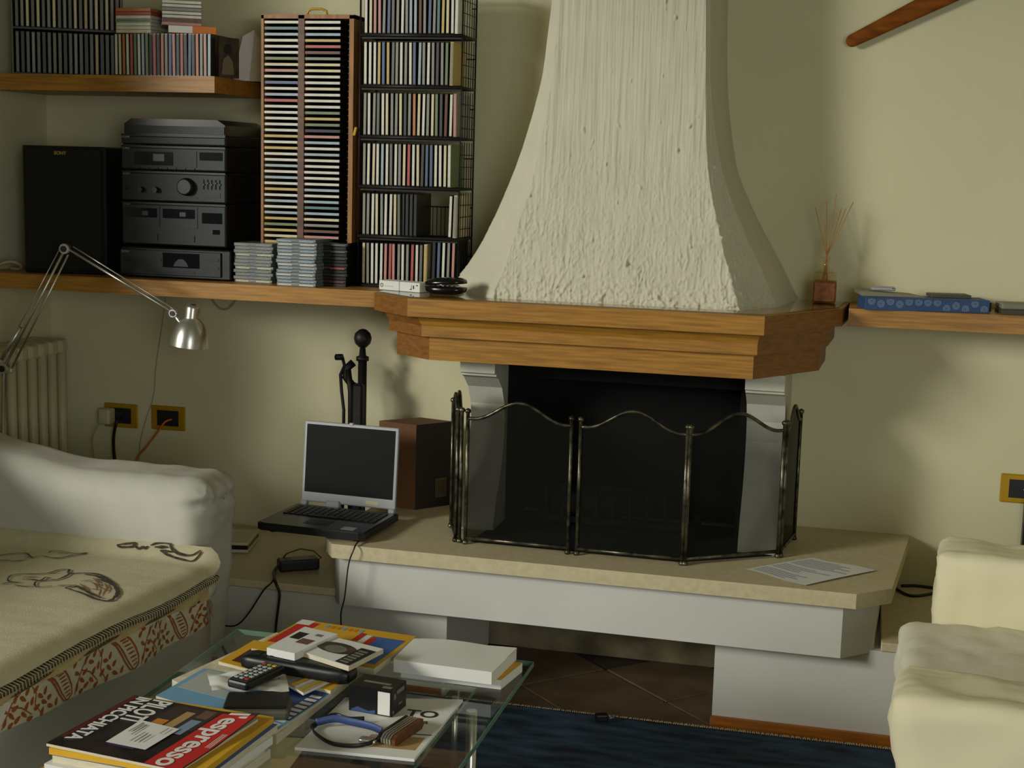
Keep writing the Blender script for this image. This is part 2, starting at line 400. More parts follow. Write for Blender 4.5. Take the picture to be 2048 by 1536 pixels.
hb.done('chimney_hood', 'hood', fp, world=True, recalc=False)
# mantel: top board, two mouldings, fascia (front, cut corners, sides)
def mantel_poly(i):
    return [(-1.372+i, YW), (-1.372+i, -.37+i*.4), (-1.233+i*.75, -.492+i), (-.257-i*.45, -.492+i), (-.066-i*.9, -.15-i*.3), (-.05-i*1.0, YW)]
for nm, i, z0, z1 in (('mantel_board', 0, ZS-.05, ZS), ('mantel_moulding', .026, 1.050, ZS-.05), ('mantel_moulding', .040, 1.020, 1.050), ('mantel_fascia', .062, .952, 1.018)):
    P = mantel_poly(i); b = B()
    if nm == 'mantel_moulding' and i < .03:      # ovolo: lower edge tucked in
        Q = mantel_poly(.04)
        lo = b.verts([(x, y, z0) for x, y in Q]); hi = b.verts([(x, y, z1) for x, y in P]); n = len(P)
        b.bm.faces.new(lo[::-1]); b.bm.faces.new(hi)
        for k in range(n): b.bm.faces.new((lo[k], lo[(k+1) % n], hi[(k+1) % n], hi[k]))
        for f in b.bm.faces:
            f.material_index = 0
    else: b.prism(P, z0, z1)
    b.bm.normal_update()
    for f in b.bm.faces:
        if abs(f.normal.x) > .3 and abs(f.normal.z) < .5: f.material_index = 1
    b.done(nm, ['oak', 'oakend'], fp, world=True)
P = mantel_poly(.012)
B().prism([(x, y) for x, y in P], ZS, ZS+.004).done('mantel_glass_top', 'glass', fp, world=True)
# hearth
hs = [(-1.452, YW), (-1.452, -.53), (-1.41, -.592), (.019, -.604), (.108, -.52), (.165, YW)]
B().prism(hs, .40, .44).done('hearth_slab', 'stone', fp, world=True)
hx = [(-1.435, YW), (-1.435, -.50), (-1.40, -.555), (-.012, -.572), (.072, -.49), (.10, YW)]
b = B(); b.prism(hx, .255, .40); b.done('hearth_beam', 'plaster', fp, world=True)
# curved stone jambs
def jamb(x0, x1):
    prof = [(YW, .44), (-.30, .44), (-.298, .46), (-.27, .53), (-.225, .60), (-.20, .67), (-.19, .74), (-.20, .80), (-.235, .855), (-.285, .89), (-.305, .897), (-.305, .903), (-.325, .908), (-.325, .952), (YW, .952)]
    bb = B(); bb.prism(prof, x0, x1, axis='x'); bb.done('jamb', 'jamb', fp, world=True)
jamb(-1.125, -1.022); jamb(-.312, -.205)
b = B()
b.box(-1.024, -1.0, -.16, YW-.001, .4405, .951).box(-.335, -.312, -.16, YW-.001, .4405, .951).box(-1.0, -.335, .03, YW-.001, .4405, .951).box(-1.0, -.335, -.16, .03, .88, .951)
b.done('firebox_lining', 'soot', fp, world=True)
B().prism([(-1.05, -.44), (-.45, -.452), (-.215, -.30), (-.215, -.02), (-1.02, -.02)], .4402, .4425).done('ash_bed', 'soot', fp, world=True)
# logs and grate behind the screen
gr = thing('fire_grate', 'black iron fire grate with bars behind the mesh screen', 'grate', (-.68, -.12, .44))
for k in range(9):
    B().tube([(-.2+k*.05, -.1, .02), (-.2+k*.05, -.11, .14)], .006, 6).done('grate_bar', 'soot', gr)
B().box(-.24, .24, -.115, -.1, .03, .045).box(-.24, .24, .04, .055, .03, .045).box(-.24, -.22, -.11, .05, 0, .045).box(.22, .24, -.11, .05, 0, .045).done('grate_frame', 'soot', gr)
for k, (y, z, r, a) in enumerate(((-.15, .51, .032, .02), (-.08, .515, .035, -.05))):
    b = B(); b.tube([(-.88, y, z), (-.7, y+a*.5, z+.006), (-.5, y+a, z)], [r, r*1.1, r*.9], 10)
    b.done('firewood_log', 'ash', tagv=('charred log lying %s on the fire grate' % ('in front' if k == 0 else 'behind'), 'log', 'logs in the grate'))

# ---------------------------------------------------------------- fire screen
fs = thing('fire_screen', 'folding fire screen with black mesh and arched metal panels on hearth', 'fire screen', (-.72, -.3, .44))
def screen_panel(a, c, pa=True, pc=True, hump=.052, thick=.0050, dense=False):
    a = Vector((*a, .44)); c = Vector((*c, .44)); d = c-a; H = .372
    def top(u): return H+.0+hump*(.5-.5*math.cos(2*PI*max(0, min(1, (u-.06)/.88))))-.012*math.sin(PI*min(1, max(0, u)))**.5*0
    pts = [a+d*u+Vector((0, 0, top(u)-.012)) for u in [k/28 for k in range(29)]]
    B().tube(pts, thick, 8).done('frame_top', 'pewter', fs, world=True)
    B().tube([a+Vector((0, 0, .018)), c+Vector((0, 0, .018))], .005, 8).done('frame_bottom', 'pewter', fs, world=True)
    for e, on in ((a, pa), (c, pc)):
        if on:
            bb = B(); bb.tube([e, e+Vector((0, 0, H+.004))], .0054, 8).lathe([(.0, -.009), (.008, -.004), (.009, 0), (.008, .005), (0, .009)], e+Vector((0, 0, H+.008)), 10, cap=False)
            bb.lathe([(.007, 0), (.009, .004), (.007, .012)], e, 10)
            bb.done('post', 'pewter', fs, world=True)
    bb = B()
    for k in range(28):
        u0, u1 = k/28, (k+1)/28
        bb.face([a+d*u0+Vector((0, 0, .018)), a+d*u1+Vector((0, 0, .018)), a+d*u1+Vector((0, 0, top(u1)-.012)), a+d*u0+Vector((0, 0, top(u0)-.012))])
    bb.done('mesh_panel', 'meshd' if dense else 'mesh', fs, world=True)
screen_panel((-1.059, -.467), (-.763, -.474))
screen_panel((-.737, -.477), (-.445, -.482))
screen_panel((-.437, -.481), (-.199, -.314))
screen_panel((-.192, -.306), (-.166, -.095), dense=True)
screen_panel((-1.079, -.457), (-1.163, -.22), dense=True)
screen_panel((-1.092, -.452), (-1.150, -.30), dense=True)
# ---------------------------------------------------------------- fireside tools and box, laptop, papers
ft = thing('fireside_tool_stand', 'black iron fireside tool stand with ball finial behind the laptop', 'fire tools', (-1.52, -.05, .285))
b = B(); b.tube([(0, 0, .01), (0, 0, .60)], .014, 12); b.done('post', 'iron', ft)
b = B(); b.lathe([(.001, -.03), (.012, -.028), (.024, -.016), (.028, 0), (.024, .016), (.012, .027), (.001, .03)], (0, 0, .668), 20, cap=False).lathe([(.02, .0), (.02, .012), (.011, .016), (.009, .04)], (0, 0, .598), 16)
b.done('ball_finial', 'iron', ft)
B().lathe([(.11, 0), (.11, .012), (.03, .022), (.018, .04)], (0, 0, 0), 24).done('base', 'iron', ft)
B().tube([(-.03, 0, .59), (-.045, -.01, .575), (-.05, -.012, .545), (-.03, -.01, .52), (-.01, 0, .51)], .013, 8).done('hook_arm', 'iron', ft)
b = B(); b.tube([(-.085, -.01, .605), (-.062, -.012, .607)], .010, 8).tube([(-.062, -.012, .605), (-.055, -.012, .58), (-.068, -.012, .55), (-.064, -.012, .50), (-.056, -.012, .44), (-.057, -.012, .05)], .0055, 8)
b.done('poker', 'iron', ft)
b = B(); b.tube([(-.04, -.02, .57), (-.03, -.02, .50), (-.026, -.02, .05)], .010, 8); b.done('tongs', 'iron', ft)
b = B(); b.box(-.016, .018, -.05, -.02, .04, .53, bev=.006); b.done('shovel', 'iron', ft)
bx = thing('cardboard_box', 'brown carton with dark side and barcode label behind the laptop', 'box', (-1.345, -.045, .44))
b = B(); b.prism([(-.10, -.055), (.03, -.085), (.115, .02), (.0, .05)], 0, .266)
b.bm.normal_update()
for f in b.bm.faces:
    if f.normal.x > .4: f.material_index = 1
b.done('carton', ['card', 'cardd'], bx)
n = Vector((.105, -.085, 0)).normalized(); a = Vector((.03, -.085, 0)); d = Vector((.085, .105, 0))
b = B(); q = [a+d*.55+n*.0008+Vector((0, 0, .03)), a+d*.85+n*.0008+Vector((0, 0, .03)), a+d*.85+n*.0008+Vector((0, 0, .09)), a+d*.55+n*.0008+Vector((0, 0, .09))]
b.face(q); b.done('barcode_label', 'tag', bx)
b = B()
for k in range(6):
    u = .58+k*.045
    b.face([a+d*u+n*.0014+Vector((0, 0, .035)), a+d*(u+.018)+n*.0014+Vector((0, 0, .035)), a+d*(u+.018)+n*.0014+Vector((0, 0, .085)), a+d*u+n*.0014+Vector((0, 0, .085))])
b.done('barcode', 'darkbox', bx)

lp = thing('laptop', 'open silver and black laptop with dark screen at hearth corner', 'laptop', (-1.4725, -.3055, .4405), math.atan2(-.02, .30))
b = B(); b.prism([(-.166, 0), (-.168, -.245), (-.150, -.258), (.150, -.258), (.166, -.245), (.166, 0)], .010, .029); b.done('base', 'blackp', lp)
B().prism([(-.16, -.004), (-.162, -.243), (-.148, -.254), (.148, -.254), (.161, -.243), (.161, -.004)], .029, .0315).done('palm_rest_deck', 'deck', lp)
b = B()
for sx in (-.13, .13):
    for sy in (-.03, -.22): b.lathe([(.012, 0), (.012, .010)], (sx, sy, 0), 10)
b.done('foot', 'blackp', lp)
b = B()
for r in range(6):
    for c in range(15):
        x = -.145+c*.0195; y = -.025-r*.0185
        if r == 5 and 4 <= c <= 8:
            if c == 4: b.box(x, x+.095, y-.0155, y, .0315, .0345)
            continue
        b.box(x, x+.0165, y-.0155, y, .0315, .0345, bev=.0012)
kk = b.done('keyboard', 'keys', lp)
B().box(-.04, .035, -.215, -.16, .0315, .0321).done('touchpad', 'hifi', lp)
B().box(.085, .125, -.235, -.205, .0315, .0319).done('sticker', 'silverp', lp)
lid = bpy.data.objects.new('lid', None); C.objects.link(lid); lid.parent = lp; lid.location = (0, .004, .031); lid.rotation_euler = (-.09, 0, 0)
B().box(-.153, .153, 0, .012, .008, .252, bev=.004, seg=2).done('lid_shell', 'silverp', lid)
B().box(-.143, .143, -.0015, .002, .038, .243).done('screen', 'screen', lid)
for x0, x1, z1 in ((-.153, -.132, .012), (.132, .153, .012), (-.07, -.025, .018)): B().box(x0, x1, -.006, .012, -.004, z1, bev=.003).done('hinge', 'silverp', lid)
B().box(.058, .10, -.0008, .001, .018, .028).done('sticker', 'ivory', lid)
B().box(-.006, .006, -.002, .010, .248, .256, bev=.001).done('latch', 'silverp', lid)

pp = thing('printed_sheet', 'printed paper sheet lying on the hearth right of the fire screen', 'paper', (-.105, -.43, .4403))
Q = [Vector(v) for v in ((-.170, -.042, .001), (-.007, -.147, .001), (.172, .064, .003), (0, .141, .001))]
def bil(u, v): return Q[0].lerp(Q[1], u).lerp(Q[3].lerp(Q[2], u), v)
b = B(); b.grid(lambda u, v: bil(u, v)+Vector((0, 0, .0015*math.sin(u*7+v*3)+.001)), 10, 10); b.done('sheet', 'paper', pp)
b = B()
random.seed(3)
for k in range(16):
    v = .06+k*.055; L = random.uniform(.4, .88)
    if k in (4, 9): continue
    b.grid(lambda u, t: bil(.06+t*L, v+u*.028)+Vector((0, 0, .0015*math.sin((.06+t*L)*7+(v+u*.028)*3)+.0016)), 1, 8)
b.done('printed_text', 'paperg', pp)

# ---------------------------------------------------------------- things on the bench left of the hearth, cables
rt = thing('router', 'flat white box with black band on the ledge beside the sofa arm', 'router', (-1.93, -.19, .2865), math.radians(12))
B().box(-.12, .10, -.085, .085, 0, .012, bev=.005, seg=2).done('lower_shell', 'ivory', rt)
B().box(-.118, .098, -.083, .083, .012, .024).done('black_band', 'blackgloss', rt)
B().box(-.12, .10, -.085, .085, .024, .034, bev=.004, seg=2).done('upper_shell', 'ivory', rt)
ad = thing('power_adapter', 'black laptop power adapter on the ledge under the laptop', 'adapter', (-1.605, -.36, .286), math.radians(35))
B().box(-.06, .06, -.026, .026, 0, .034, bev=.006, seg=2).done('brick_body', 'blackp', ad)
B().box(-.02, .03, -.02, .015, .034, .0345).done('label', 'deck', ad)
B().tube([(.055, 0, .02), (.07, .0, .03), (.05, .01, .05), (.01, .015, .058), (-.03, .02, .045), (-.04, .022, .034)], .0022, 6).done('lead', 'blackp', ad)
def cable(name, label, pts, r, m, group=None, sub=8):
    # smooth Catmull-Rom run
    P = [Vector(p) for p in pts]; P = [P[0]*2-P[1]]+P+[P[-1]*2-P[-2]]; out = []
    for i in range(1, len(P)-2):
        for k in range(sub):
            t = k/sub; p0, p1, p2, p3 = P[i-1:i+3]
            out.append(.5*((2*p1)+(p2-p0)*t+(2*p0-5*p1+4*p2-p3)*t*t+(3*p1-p0-3*p2+p3)*t**3))
    out.append(P[-2])
    return B().tube(out, r, 6).done(name, m, tagv=(label, 'cable', group))
cable('mains_cable', 'thick black cable dropping from the adapter down the plinth front', [(-1.66, -.395, .297), (-1.645, -.45, .297), (-1.612, -.515, .29), (-1.596, -.522, .26), (-1.598, -.525, .22), (-1.604, -.528, .16), (-1.606, -.535, .06), (-1.6, -.56, .006)], .0042, 'blackp')
cable('thin_cable', 'thin black cable swinging from the adapter to the sofa corner', [(-1.655, -.40, .30), (-1.622, -.51, .29), (-1.645, -.525, .262), (-1.69, -.53, .19), (-1.727, -.53, .152), (-1.77, -.53, .148), (-1.82, -.53, .165)], .0024, 'blackp')
cable('floor_cable', 'short black cable running from the sofa corner down to the floor', [(-1.81, -.53, .135), (-1.785, -.53, .10), (-1.75, -.535, .05), (-1.735, -.55, .006), (-1.72, -.60, .005)], .0036, 'blackp')
cable('laptop_cable', 'thin black cable hanging from the laptop over the hearth front', [(-1.345, -.42, .445), (-1.34, -.57, .447), (-1.338, -.612, .435), (-1.352, -.615, .39), (-1.362, -.615, .30), (-1.372, -.615, .255), (-1.378, -.60, .22), (-1.375, -.60, .12), (-1.375, -.6, .006)], .0022, 'blackp')
cable('ledge_cable', 'looped black cable on the ledge right of the hearth', [(.125, .03, .291), (.17, -.045, .291), (.22, -.02, .291), (.26, .045, .291), (.2, .065, .291), (.15, .05, .291)], .0045, 'blackp')

# ---------------------------------------------------------------- sockets
def socket(name, label, x, z, w=.124, h=.082):
    t = thing(name, label, 'socket', (x, YW, z))
    B().box(-w/2, w/2, -.008, 0, -h/2, h/2, bev=.003).done('face_plate', 'brass', t)
    B().box(-w*.315, w*.315, -.0095, -.006, -h*.32, h*.32).done('socket_insert', 'sockd', t)
    b = B()
    for k in (-1, 0, 1): b.lathe([(.0035, 0), (.0035, .001)], (k*.018, -.0100, 0), 8, mtx=Matrix.Rotation(PI/2, 3, 'X').to_4x4())
    b.done('socket_hole', 'blackp', t)
    return t
socket('wall_socket', 'brass wall socket with a pale plug and black cable', -2.425, .627)
socket('wall_socket', 'brass wall socket with an orange cable plugged in', -2.25, .63)
socket('wall_socket', 'brass wall socket above the white armchair', .474, .607, w=.128, h=.085)
b = B(); b.box(-.022, .02, -.045, -.0, -.026, .026, bev=.006, seg=2); b.done('plug', 'ivory', tagv=None, loc=(-2.462, YW-.0100, .627))
tag(bpy.data.objects['plug'], 'pale square plug in the brass socket nearest the radiator', 'plug')
cable('pale_cable', 'thin pale cable curling down from the pale plug', [(-2.475, YW-.05, .61), (-2.50, .02, .56), (-2.505, .03, .50), (-2.50, .05, .40), (-2.5, .06, .289)], .0022, 'cablew')
cable('black_cable', 'thick black cable hanging from the socket nearest the radiator', [(-2.418, YW-.012, .622), (-2.418, .035, .612), (-2.432, .04, .57), (-2.44, .05, .52), (-2.437, .055, .44), (-2.43, .05, .289)], .0055, 'blackp')
cable('orange_cable', 'thin orange cable running down from the second brass socket', [(-2.235, YW-.012, .628), (-2.245, .04, .622), (-2.275, .045, .585), (-2.32, .05, .53), (-2.355, .055, .49), (-2.40, .06, .40), (-2.42, .06, .289)], .0034, 'orange')
cable('wall_wire', 'very thin wire hanging below the long shelf between the sockets', [(-2.25, YW-.004, 1.078), (-2.27, YW-.003, .95), (-2.295, YW-.003, .80), (-2.305, YW-.003, .70), (-2.34, YW-.003, .60), (-2.36, YW-.003, .50), (-2.36, YW-.003, .288)], .0014, 'cablew')
cable('shelf_cable', 'small loop of cable drooping below the long shelf', [(-2.08, .05, 1.08), (-2.075, .05, 1.04), (-2.05, .05, 1.012), (-2.02, .05, 1.012), (-1.995, .05, 1.04), (-1.99, .05, 1.08)], .0024, 'cablew')
b = B(); b.box(-.012, .03, -.05, -.001, -.16, .0, bev=.006); b.done('black_cable_box', 'blackp', loc=(.49, YW, .585))
tag(bpy.data.objects['black_cable_box'], 'black plug-in transformer below the brass socket by the armchair', 'transformer')
b = B(); b.lathe([(.011, 0), (.011, .012), (.004, .02)], (0, 0, 0), 4, mtx=Matrix.Rotation(PI/2, 4, 'X')); b.done('switch_knob', 'ivory', loc=(.478, YW-.0096, .607))
bpy.data.objects['switch_knob'].parent = bpy.data.objects['wall_socket.002']; bpy.data.objects['switch_knob'].location = (.01, -.0096, 0)

# ---------------------------------------------------------------- speaker and stereo on the long shelf
sp = thing('loudspeaker', 'tall black bookshelf loudspeaker at the corner end of the long shelf', 'speaker', (-2.425, -.255, ZS), math.radians(9))
B().box(-.132, .132, -.0, .26, 0, .392, bev=.004).done('cabinet', 'blackp', sp)
B().box(-.122, .122, -.014, -.0005, .008, .386, bev=.008, seg=2).done('grille', 'grille', sp)
text('lettering', 'SONY', .014, 'gold', sp, (-.005, -.0148, .366), FRONT, align='CENTER', bold=.0006)
cable('speaker_cable', 'pale coil of cable lying on the shelf beside the loudspeaker', [(-2.66, -.27, ZS+.004), (-2.64, -.28, ZS+.02), (-2.61, -.27, ZS+.03), (-2.59, -.25, ZS+.022), (-2.6, -.23, ZS+.006), (-2.64, -.22, ZS+.004)], .005, 'cablew')

st = thing('stereo_system', 'black and grey stacked hi-fi system with turntable lid beside the loudspeaker', 'stereo', (-2.06, -.245, ZS+.098))
W2 = .171
def unit(z0, z1, name):
    return B().box(-W2, W2, 0, .30, z0, z1, bev=.003).done(name, 'blackp', st)
Z = dict(deck=(.002, .132), amp=(.134, .226), tuner=(.228, .302), tt=(.304, .336))
for nm, (a, c) in Z.items(): unit(a, c, {'deck': 'cassette_deck', 'amp': 'amplifier', 'tuner': 'tuner', 'tt': 'turntable'}[nm])
un = {o.name.split('.')[0]: o for o in st.children}
for nm, (a, c) in zip(('cassette_deck', 'amplifier', 'tuner', 'turntable'), Z.values()):
    p = un[nm]
    B().box(-W2+.001, W2-.001, -.006, -.0005, a+.004, c-.007, bev=.0015).done('fascia', 'hifi', p)
    B().box(-W2, W2, -.007, -.0005, c-.006, c).done('top_trim', 'blackp', p)
    text('lettering', 'SONY', .0095, 'silver', p, (-W2+.004, -.0066, c-.012 if nm != 'turntable' else c-.012), FRONT)
b = B(); b.prism([(-W2+.006, 0), (-W2+.006, .03), (-W2+.03, .046), (W2-.03, .046), (W2-.004, .03), (W2-.004, 0)], .002, .29, axis='y')
for v in b.bm.verts: v.co.z += .3365
b.done('turntable_lid', 'hifilid', st)
B().box(-W2+.008, W2-.006, -.001, .0015, .339, .362).done('lid_front', 'hifi', st)
# tuner details
p = un['tuner']
B().box(-.128, .0, -.0075, -.0055, .244, .284).done('display', 'hifidark', p)
B().box(.088, .162, -.0075, -.0055, .262, .286).done('display', 'hifidark', p)
B().box(-.065, -.028, -.0078, -.0070, .256, .278, bev=.0003).done('painted_dial_glow', 'deck', p)  # glow in the dial painted as a paler patch, emits nothing
B().box(.006, .078, -.0078, -.0055, .24, .288).done('button_panel', 'hifi', p)
B().box(.014, .068, -.0082, -.0075, .246, .268).done('button_row', 'keys', p)
b = B()
for k in range(8): b.box(-.16+k*.03, -.138+k*.03, -.0085, -.006, .2335, .2385)
b.done('preset_button', 'keys', p)
# amplifier details
p = un['amplifier']; RX = Matrix.Rotation(PI/2, 4, 'X')
B().lathe([(.027, .0), (.027, .004), (.0245, .018), (.021, .020)], (.045, -.006, .182), 28, mtx=RX).done('volume_knob', 'blackp', p)
for x in (-.104, -.054): B().lathe([(.009, 0), (.008, .016)], (x, -.006, .170), 14, mtx=RX).done('tone_knob', 'blackp', p)
B().lathe([(.004, 0), (.004, .006)], (-.156, -.006, .171), 10, mtx=RX).done('power_button', 'blackp', p)
b = B()
for k in range(5): b.box(.1+k*.013, .1025+k*.013, -.0075, -.006, .176, .205)
b.done('equaliser_slot', 'hifidark', p)
b = B()
for k in range(5): b.box(.098+k*.013, .1045+k*.013, -.0095, -.007, .188+(k % 2)*.004, .193+(k % 2)*.004)
b.done('equaliser_slider', 'blackp', p)
B().box(.1, .155, -.0075, -.006, .152, .166).box(-.16, .082, -.0075, -.006, .147, .15).done('button_row', 'keys', p)
# deck details
p = un['cassette_deck']
for x0 in (-.165, -.04):
    B().box(x0, x0+.12, -.0078, -.006, .058, .122).done('cassette_door', 'hifi', p)
    B().box(x0+.006, x0+.112, -.0085, -.0076, .086, .114).done('cassette_window', 'hifidark', p)
    B().box(x0+.062, x0+.082, -.0088, -.0083, .092, .105).done('cassette_reel', 'deck', p)
B().box(-.132, -.052, -.0085, -.006, .016, .036).box(-.03, .07, -.0085, -.006, .016, .036).done('transport_button', 'keys', p)
B().box(.095, .16, -.0078, -.006, .074, .106).done('display', 'hifidark', p)
B().box(.13, .152, -.0078, -.006, .042, .056).done('display', 'hifidark', p)
cd = thing('disc_player', 'black CD player unit under the stacked hi-fi system', 'CD player', (-2.052, -.262, ZS))
B().box(-.179, .184, 0, .30, .004, .093, bev=.003).done('body', 'blackp', cd)
B().box(-.178, .155, -.006, -.0005, .012, .086, bev=.0015).done('fascia', 'hifi', cd)
B().box(-.17, -.04, -.0078, -.006, .05, .062).done('disc_tray', 'keys', cd)
B().box(-.035, .085, -.0078, -.006, .036, .08).done('display', 'hifidark', cd)
B().prism([(0, .04), (.05, .04), (.044, .052), (.033, .062), (.018, .062), (.006, .052)], -.0082, -.0076, axis='y').done('painted_display_reflection', 'deck', cd)  # reflection on the display window, painted as a paler flat shape
B().box(.1, .148, -.0078, -.006, .06, .068).box(.1, .148, -.0078, -.006, .035, .043).box(-.17, .07, -.0078, -.006, .02, .024).done('button_row', 'keys', cd)
text('lettering', 'SONY', .0095, 'silver', cd, (-.173, -.0066, .076), FRONT)
b = B()
for sx in (-.15, .15): b.lathe([(.015, 0), (.015, .004)], (sx, .03, 0), 12).lathe([(.015, 0), (.015, .004)], (sx, .26, 0), 12)
b.done('foot', 'blackp', cd)

# ---------------------------------------------------------------- CD cases (one mesh each for standing and lying, copied)
def cd_mesh():
    b = B(); b.box(-.0052, .0052, .0005, .141, 0, .1245, bev=.0006).box(-.0036, .0036, -.0006, .002, .003, .1215, mi=1)
    return b
def cd_lying():
    b = B(); b.box(-.0622, .0622, .0005, .141, 0, .0104, bev=.0006).box(-.0605, .0605, -.0006, .002, .0014, .0092, mi=1)
    return b
def jewel_lying():
    b = B(); b.box(-.0622, .0622, .0, .141, 0, .0098, bev=.0008)
    b.box(-.058, -.015, -.0005, .001, .0022, .0052, mi=1).box(.01, .055, -.0005, .001, .0022, .0052, mi=1).box(-.062, .062, -.0003, .001, .0064, .0076, mi=1)
    return b
proto = {}
def cdcase(kind, k, loc, rot, label, group, m0=None, scale=None, cat='CD case'):
    if kind not in proto:
        o = {'up': cd_mesh, 'flat': cd_lying, 'jewel': jewel_lying}[kind]().done('cd_case', ['case', 'sp_w'])
        for s in o.material_slots: s.link = 'OBJECT'
        proto[kind] = o
    else:
        o = proto[kind].copy(); C.objects.link(o)
    o.material_slots[0].material = M[m0 or 'case']; o.material_slots[1].material = M['sp_'+k]
    o.location = loc; o.rotation_euler = rot
    if scale: o.scale = scale
    tag(o, label, cat, group); return o
colname = lambda k: PAL[k][0]
# wire rack with six tiers
TIER = .1462
wr = thing('wire_rack', 'tall black wire CD rack of six tiers beside the chimney hood', 'CD rack', (-1.33, -.13, ZS))
X0, X1, Y0, Y1 = -1.486, -1.176, -.196, -.05
b = B()
for x in (X0, X1):
    for y in (Y0, Y1): B().tube([(x, y, ZS), (x, y, ZS+.93)], .0028, 6).done('upright', 'iron', wr, world=True)
b.bm.free()
for k in range(7):
    z = ZS+.004+k*TIER
    bb = B(); bb.tube([(X0, Y0, z), (X1, Y0, z)], .0058, 6).tube([(X0, Y1, z), (X1, Y1, z)], .004, 6).tube([(X0, Y0, z), (X0, Y1, z)], .004, 6).tube([(X1, Y0, z), (X1, Y1, z)], .004, 6)
    if k: bb.box(X0, X1, Y0+.001, Y0+.004, z-.010, z)
    for q in range(24):
        x = X0+.006+q*.0129; bb.tube([(x, Y0, z), (x, Y1, z), (x, Y1, z+.09)], .0012, 4)
    bb.tube([(X0, Y1, z+.09), (X1, Y1, z+.09)], .002, 4)
    for q in range(5): bb.tube([(X1, Y0+.02+q*.026, z), (X1, Y0+.02+q*.026, z+TIER-.01)], .0012, 4)
    for q in range(3): bb.tube([(X1, Y0, z+.03+q*.035), (X1, Y1, z+.03+q*.035)], .0012, 4)
    bb.done('tier', 'iron', wr, world=True)
tiers = ['cgwwwprpgwgrwsy', 'ggwcgwwcs', 'gwcwlwswgcrwcdbbwwcw', 'gwgswcggcdgocwgcednwp', 'wwwydgysgwgwblgwgdgeg'.replace('dg', 'b', 1), 'wcppgbsgwgllngbgtycww']
tiers[1] = 'ggwcgwwcs'
tname = ['bottom', 'second', 'third', 'fourth', 'fifth', 'top']
xs0 = X0+.0155
for k, row in enumerate(tiers):
    for i, c in enumerate(row):
        x = xs0+i*.01378+random.uniform(-.0008, .0008)
        cdcase('up', c, (x, Y0+.004+random.uniform(-.003, .003), ZS+.0085+k*TIER), (0, random.uniform(-.012, .012), 0),
               '%s-spined CD case, %s from wooden tower on %s wire tier' % (colname(c), ordn(i+1), tname[k]), 'CD cases in the wire rack', m0=('sp_'+'ccegyw'[k]) if i == len(row)-1 and k != 1 else None)
for i, c in enumerate('kkkk'):
    cdcase('up', c, (xs0+(9.3+i)*.0128, Y0+.012, ZS+.0085+TIER), (0, 0, 0), 'black CD case without title, %s of four beside the empty wire slots' % ordn(i+1), 'CD cases in the wire rack')
for i, c in enumerate('wg'):
    cdcase('up', c, (X1-.028+i*.0145, Y0+.004, ZS+.0085+TIER), (0, .02, 0), '%s-spined CD case standing past the empty slots on the second wire tier' % colname(c), 'CD cases in the wire rack', m0='sp_c' if i else None)
for i, c in enumerate('kbwgp'):
    cdcase('up', c, (X1-.076+i*.0150, Y0+.004, ZS+.022), (0, .015, 0), '%s-spined CD case, %s in raised group by hood on bottom wire tier' % (colname(c), ordn(i+1)), 'CD cases in the wire rack')
B().box(-1.19, -1.10, Y0-.01, Y0+.03, 0, .016).done('support', 'iron', wr, loc=(1.205, .0, .004)) if False else None
b = B(); b.box(-.045, .045, -.02, .06, 0, .018, bev=.003); b.done('olive_case', flat('olive_plastic', (96, 98, 30)), tagv=None, loc=(-1.205, -.28, ZS+.0045))
tag(bpy.data.objects['olive_case'], 'flat olive green case lying behind the black spectacle case', 'case')

# wooden tower with two columns
TX0, TX1 = -1.800, -1.512; TZ1 = ZS+.792; TY = -.192
wt = thing('cd_tower', 'tall two-column wooden CD tower with carrying handle beside the wire rack', 'CD tower', ((TX0+TX1)/2, TY+.08, ZS))
for nm, x0, x1 in (('side_panel', TX0, TX0+.008), ('side_panel', TX1-.010, TX1+.004), ('divider', -1.682, -1.663)):
    B().box(x0, x1, TY, TY+.16, ZS+.0, TZ1).done(nm, 'towerwood' if nm != 'divider' else 'oakdark', wt, world=True)
B().box(TX0, TX1+.004, TY, TY+.16, TZ1-.010, TZ1+.002).done('top_panel', 'towerwood', wt, world=True)
B().box(TX0+.008, TX1-.01, TY+.004, TY+.16, ZS, ZS+.012).done('bottom_panel', 'oakdark', wt, world=True)
B().box(TX0+.008, TX1-.010, TY+.152, TY+.16, ZS+.012, TZ1-.01).done('back_panel', 'towerdark', wt, world=True)
b = B(); hz = TZ1+.002
b.tube([(-1.687, TY+.08, hz), (-1.683, TY+.08, hz+.018), (-1.67, TY+.08, hz+.024), (-1.64, TY+.08, hz+.024), (-1.625, TY+.08, hz+.018), (-1.62, TY+.08, hz)], .0035, 8)
b.done('handle', 'brass', wt, world=True)
colA = 'wtlwwwecpwbwlrwwwwwywywwlwlwywlwlyeycyyd'
colB = 'wwlyrngccwwcwwweyekplwlwwwwwlwltlcgnpcydyk'
NS = 42; pitch = (TZ1-.026-(ZS+.10))/38
bb = B()
for i in range(45):
    z = TZ1-.024-i*pitch-.0022
    if z > ZS+.015:
        for x0, x1 in ((TX0+.008, -1.682), (-1.663, TX1-.01)): bb.box(x0, x0+.006, TY+.006, TY+.15, z-.001, z+.001).box(x1-.006, x1, TY+.006, TY+.15, z-.001, z+.001)
bb.done('slot_ledge', 'towerdark', wt, world=True)['kind'] = 'stuff'
